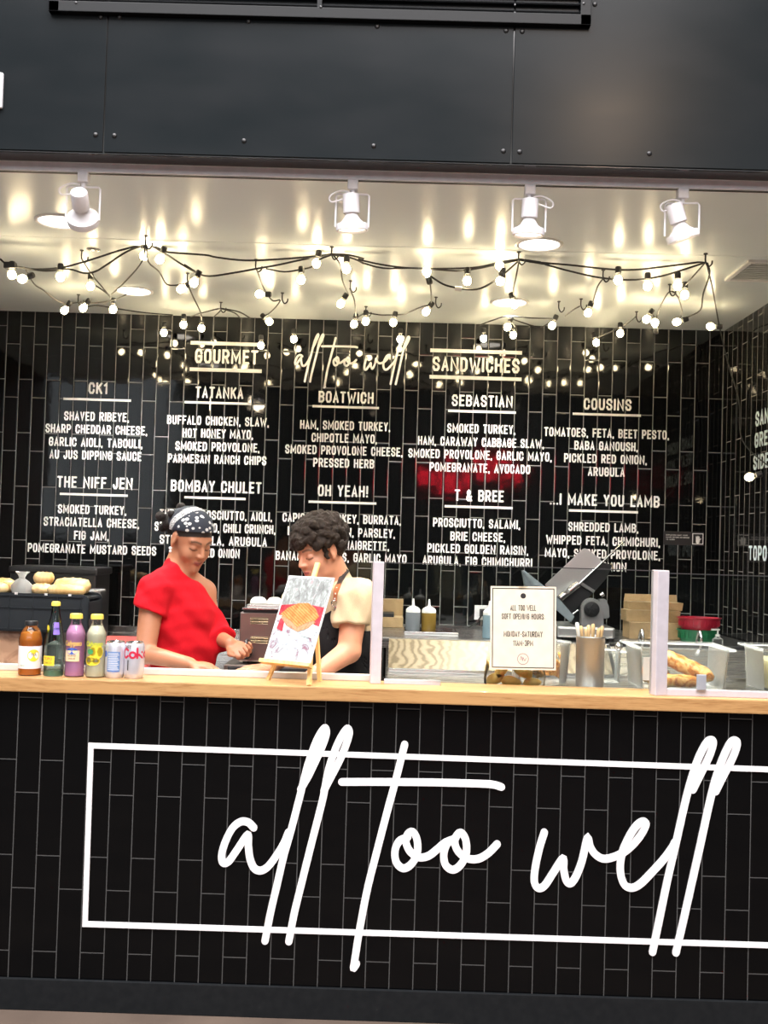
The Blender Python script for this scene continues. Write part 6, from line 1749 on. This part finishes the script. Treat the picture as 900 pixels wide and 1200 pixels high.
def tee_m(p):
    d = tee_core(p)
    d = smin(d, cap(p, nbm + A3((0, 0, -.01)), nbm * .55 + Hm.wor((0, -.02, -.055)) * .45, .074, .064), .03)
    for s_, e_ in ((Ns, Ne), (Fs, Fe)):
        sl = cap(p, s_, s_ * .3 + e_ * .7, .074, .071)
        sl = smax(sl, plane(p, s_ * .47 + e_ * .53, e_ - s_), .005)
        d = smin(d, sl, .03)
    d = d + folds(p, .0042, 40, (.7, .1, .6), 1.0) + folds(p, .0015, 80, (.8, .2, -.4), 3.0)
    nk = Hm.wor((0, -.02, -.055)); nd = A3(nk) - nbm
    d = smax(d, plane(p, nbm + nd * .42, nd + .12 * A3(fwm) * np.linalg.norm(nd)), .004)
    return smax(d, plane(p, hpm + A3((0, 0, .0)), (0, 0, -1)), .006)
tee = net_object('t_shirt', tee_m, (mx0, 3.65, .85), (mx1, 4.5, 1.52), .0045, cloth_mat('cream_cotton', srgb(190, 172, 142)), mn)
bibc = A3(P(394, 712, 3.93)); zside = P(425, 738, 4.0).z
def apron(p):
    d = np.maximum(tee_core(p, .010) + folds(p, .002, 45, (.6, .2, .5), .5), -(tee_core(p, .002)))
    top = np.minimum(bibc[2] - .80 * np.maximum(bibc[0] - p[:, 0], 0) * .8 - .85 * np.maximum(p[:, 0] - bibc[0], 0), 9)
    top = np.maximum(top, zside)
    front = (p - rbm) @ A3(fwm)
    top = np.where(front > -.02, top, zside)
    d = smax(d, p[:, 2] - top, .003)
    return smax(d, plane(p, hpm + A3((0, 0, -.10)), (0, 0, -1)), .005)
net_object('apron', apron, (mx0, 3.65, .75), (mx1, 4.5, 1.5), .0045, cloth_mat('black_apron', (0.012, 0.012, 0.013, 1), 300, .5), mn)
net_object('trousers', pants(hpm, Axm, feetm, .03, .170, .122), (mx0, 3.8, .05), (mx1, 4.45, 1.12), .009, M['denim_black'], mn)
shoes(feetm, A3(fwm), mn)
# strap lying over the shoulder, found on the shirt itself
from mathutils.bvhtree import BVHTree
def on_shirt(px, py):
    d = ray(px, py)
    hit = bvh.ray_cast(Vector((0, 0, EYE)), d)
    return hit[0] + hit[1] * 0.004 if hit[0] is not None else None
bvh = BVHTree.FromPolygons([tuple(v.co) for v in tee.data.vertices], [tuple(p.vertices) for p in tee.data.polygons])
def strap(pxs, w, th, name, mat):
    pts = [on_shirt(*q) for q in pxs]; pts = [q for q in pts if q is not None]
    if len(pts) < 2: return
    pts = [Vector(q) for q in spline(pts, 4)]
    mb = MB(); rows = []
    for i, q in enumerate(pts):
        t_ = (pts[min(i + 1, len(pts) - 1)] - pts[max(i - 1, 0)]).normalized()
        n_s = bvh.find_nearest(q)[1]; s_ = t_.cross(n_s).normalized()
        rows.append([mb.bm.verts.new(q + s_ * a + n_s * b) for a, b in ((-w, -th), (w, -th), (w, th), (-w, th))])
    for A, Bq in zip(rows, rows[1:]):
        for k_ in range(4): mb.bm.faces.new([A[k_], A[(k_ + 1) % 4], Bq[(k_ + 1) % 4], Bq[k_]])
    mb.bm.faces.new(rows[0]); mb.bm.faces.new(rows[-1])
    return mb.build(name, mat, mn, True)
strap([(407, 669), (403, 674), (400, 680), (397, 687)], 0.011, 0.002, 'apron_strap', M['black'])
lea = strap([(397, 686), (394.5, 694), (393.5, 704)], 0.012, 0.0025, 'leather_strap', plain('tan_leather', srgb(150, 92, 58), 0.5))
if lea:
    for q in ((395.5, 690), (394.3, 696), (393.8, 701.5)):
        h_ = on_shirt(*q)
        if h_: MB().sphere(h_ + Vector((0, -.003, 0)), 0.0035, 10).build('stud', M['white_plastic'], lea, True)
hb = on_shirt(393, 711)
if hb:
    MB().tube([hb + Vector((0.011 * math.cos(a), -.004, 0.011 * math.sin(a) + .012)) for a in [2 * PI * k_ / 16 for k_ in range(16)]], 0.0022, 8, True).build('ring', M['steel_fine'], mn, True)
    MB().lathe([(0, .003), (.009, .002), (.010, 0)], hb + Vector((.001, -.006, -.006)), Matrix.Rotation(PI / 2, 3, 'X'), 18).build('snap_button', M['steel_fine'], mn, True)
# curly hair
M['hair_brown'] = hair_mat('dark_brown_hair', (0.006, 0.004, 0.003, 1), (0.034, 0.022, 0.015, 1))
cl = []
while len(cl) < 330:
    v = rngp.normal(size=3); v /= np.linalg.norm(v)
    q = A3((0, -.016, .046)) + v * A3((.082, .104, .090)) * (0.98 + .10 * rngp.rand())
    x, y, z = q; axx = abs(x)
    if y > .055: ok = z > .042 + .010 * rngp.rand()
    elif y > .012: ok = z > .022
    elif y > -.030: ok = z > .024
    else: ok = z > -.062
    if ok: cl.append((x, y, z, .010 + .009 * rngp.rand()))
for _ in range(14):   # fringe curls over the forehead and a sideburn lock
    cl.append((rngp.uniform(-.055, .055), .082 + rngp.uniform(-.006, .01), .046 + rngp.uniform(-.008, .02), .011))
for s_ in (-1, 1):
    for k_ in range(5): cl.append((s_ * .070, .022 + .003 * k_ % .006, .020 - .010 * k_, .009))
def curls(p):
    q = Hm.loc(p)
    d = ell(q, (0, -.018, .050), (.080, .100, .085))
    d = smax(d, plane(q, (0, .03, .030), (0, .75, -1)), .01)
    for b in cl: 
        r = q - A3(b[:3]); d = smin(d, np.sqrt((r * r).sum(1)) - b[3], .005)
    d = d + .0022 * np.sin(q[:, 0] * 230 + 3 * np.sin(q[:, 2] * 120)) * np.sin(q[:, 1] * 210 + 2 * np.sin(q[:, 0] * 140)) 
    return d * Hm.sc
net_object('hair', curls, Hm.C - .20, Hm.C + .20, .0030, M['hair_brown'], mn)
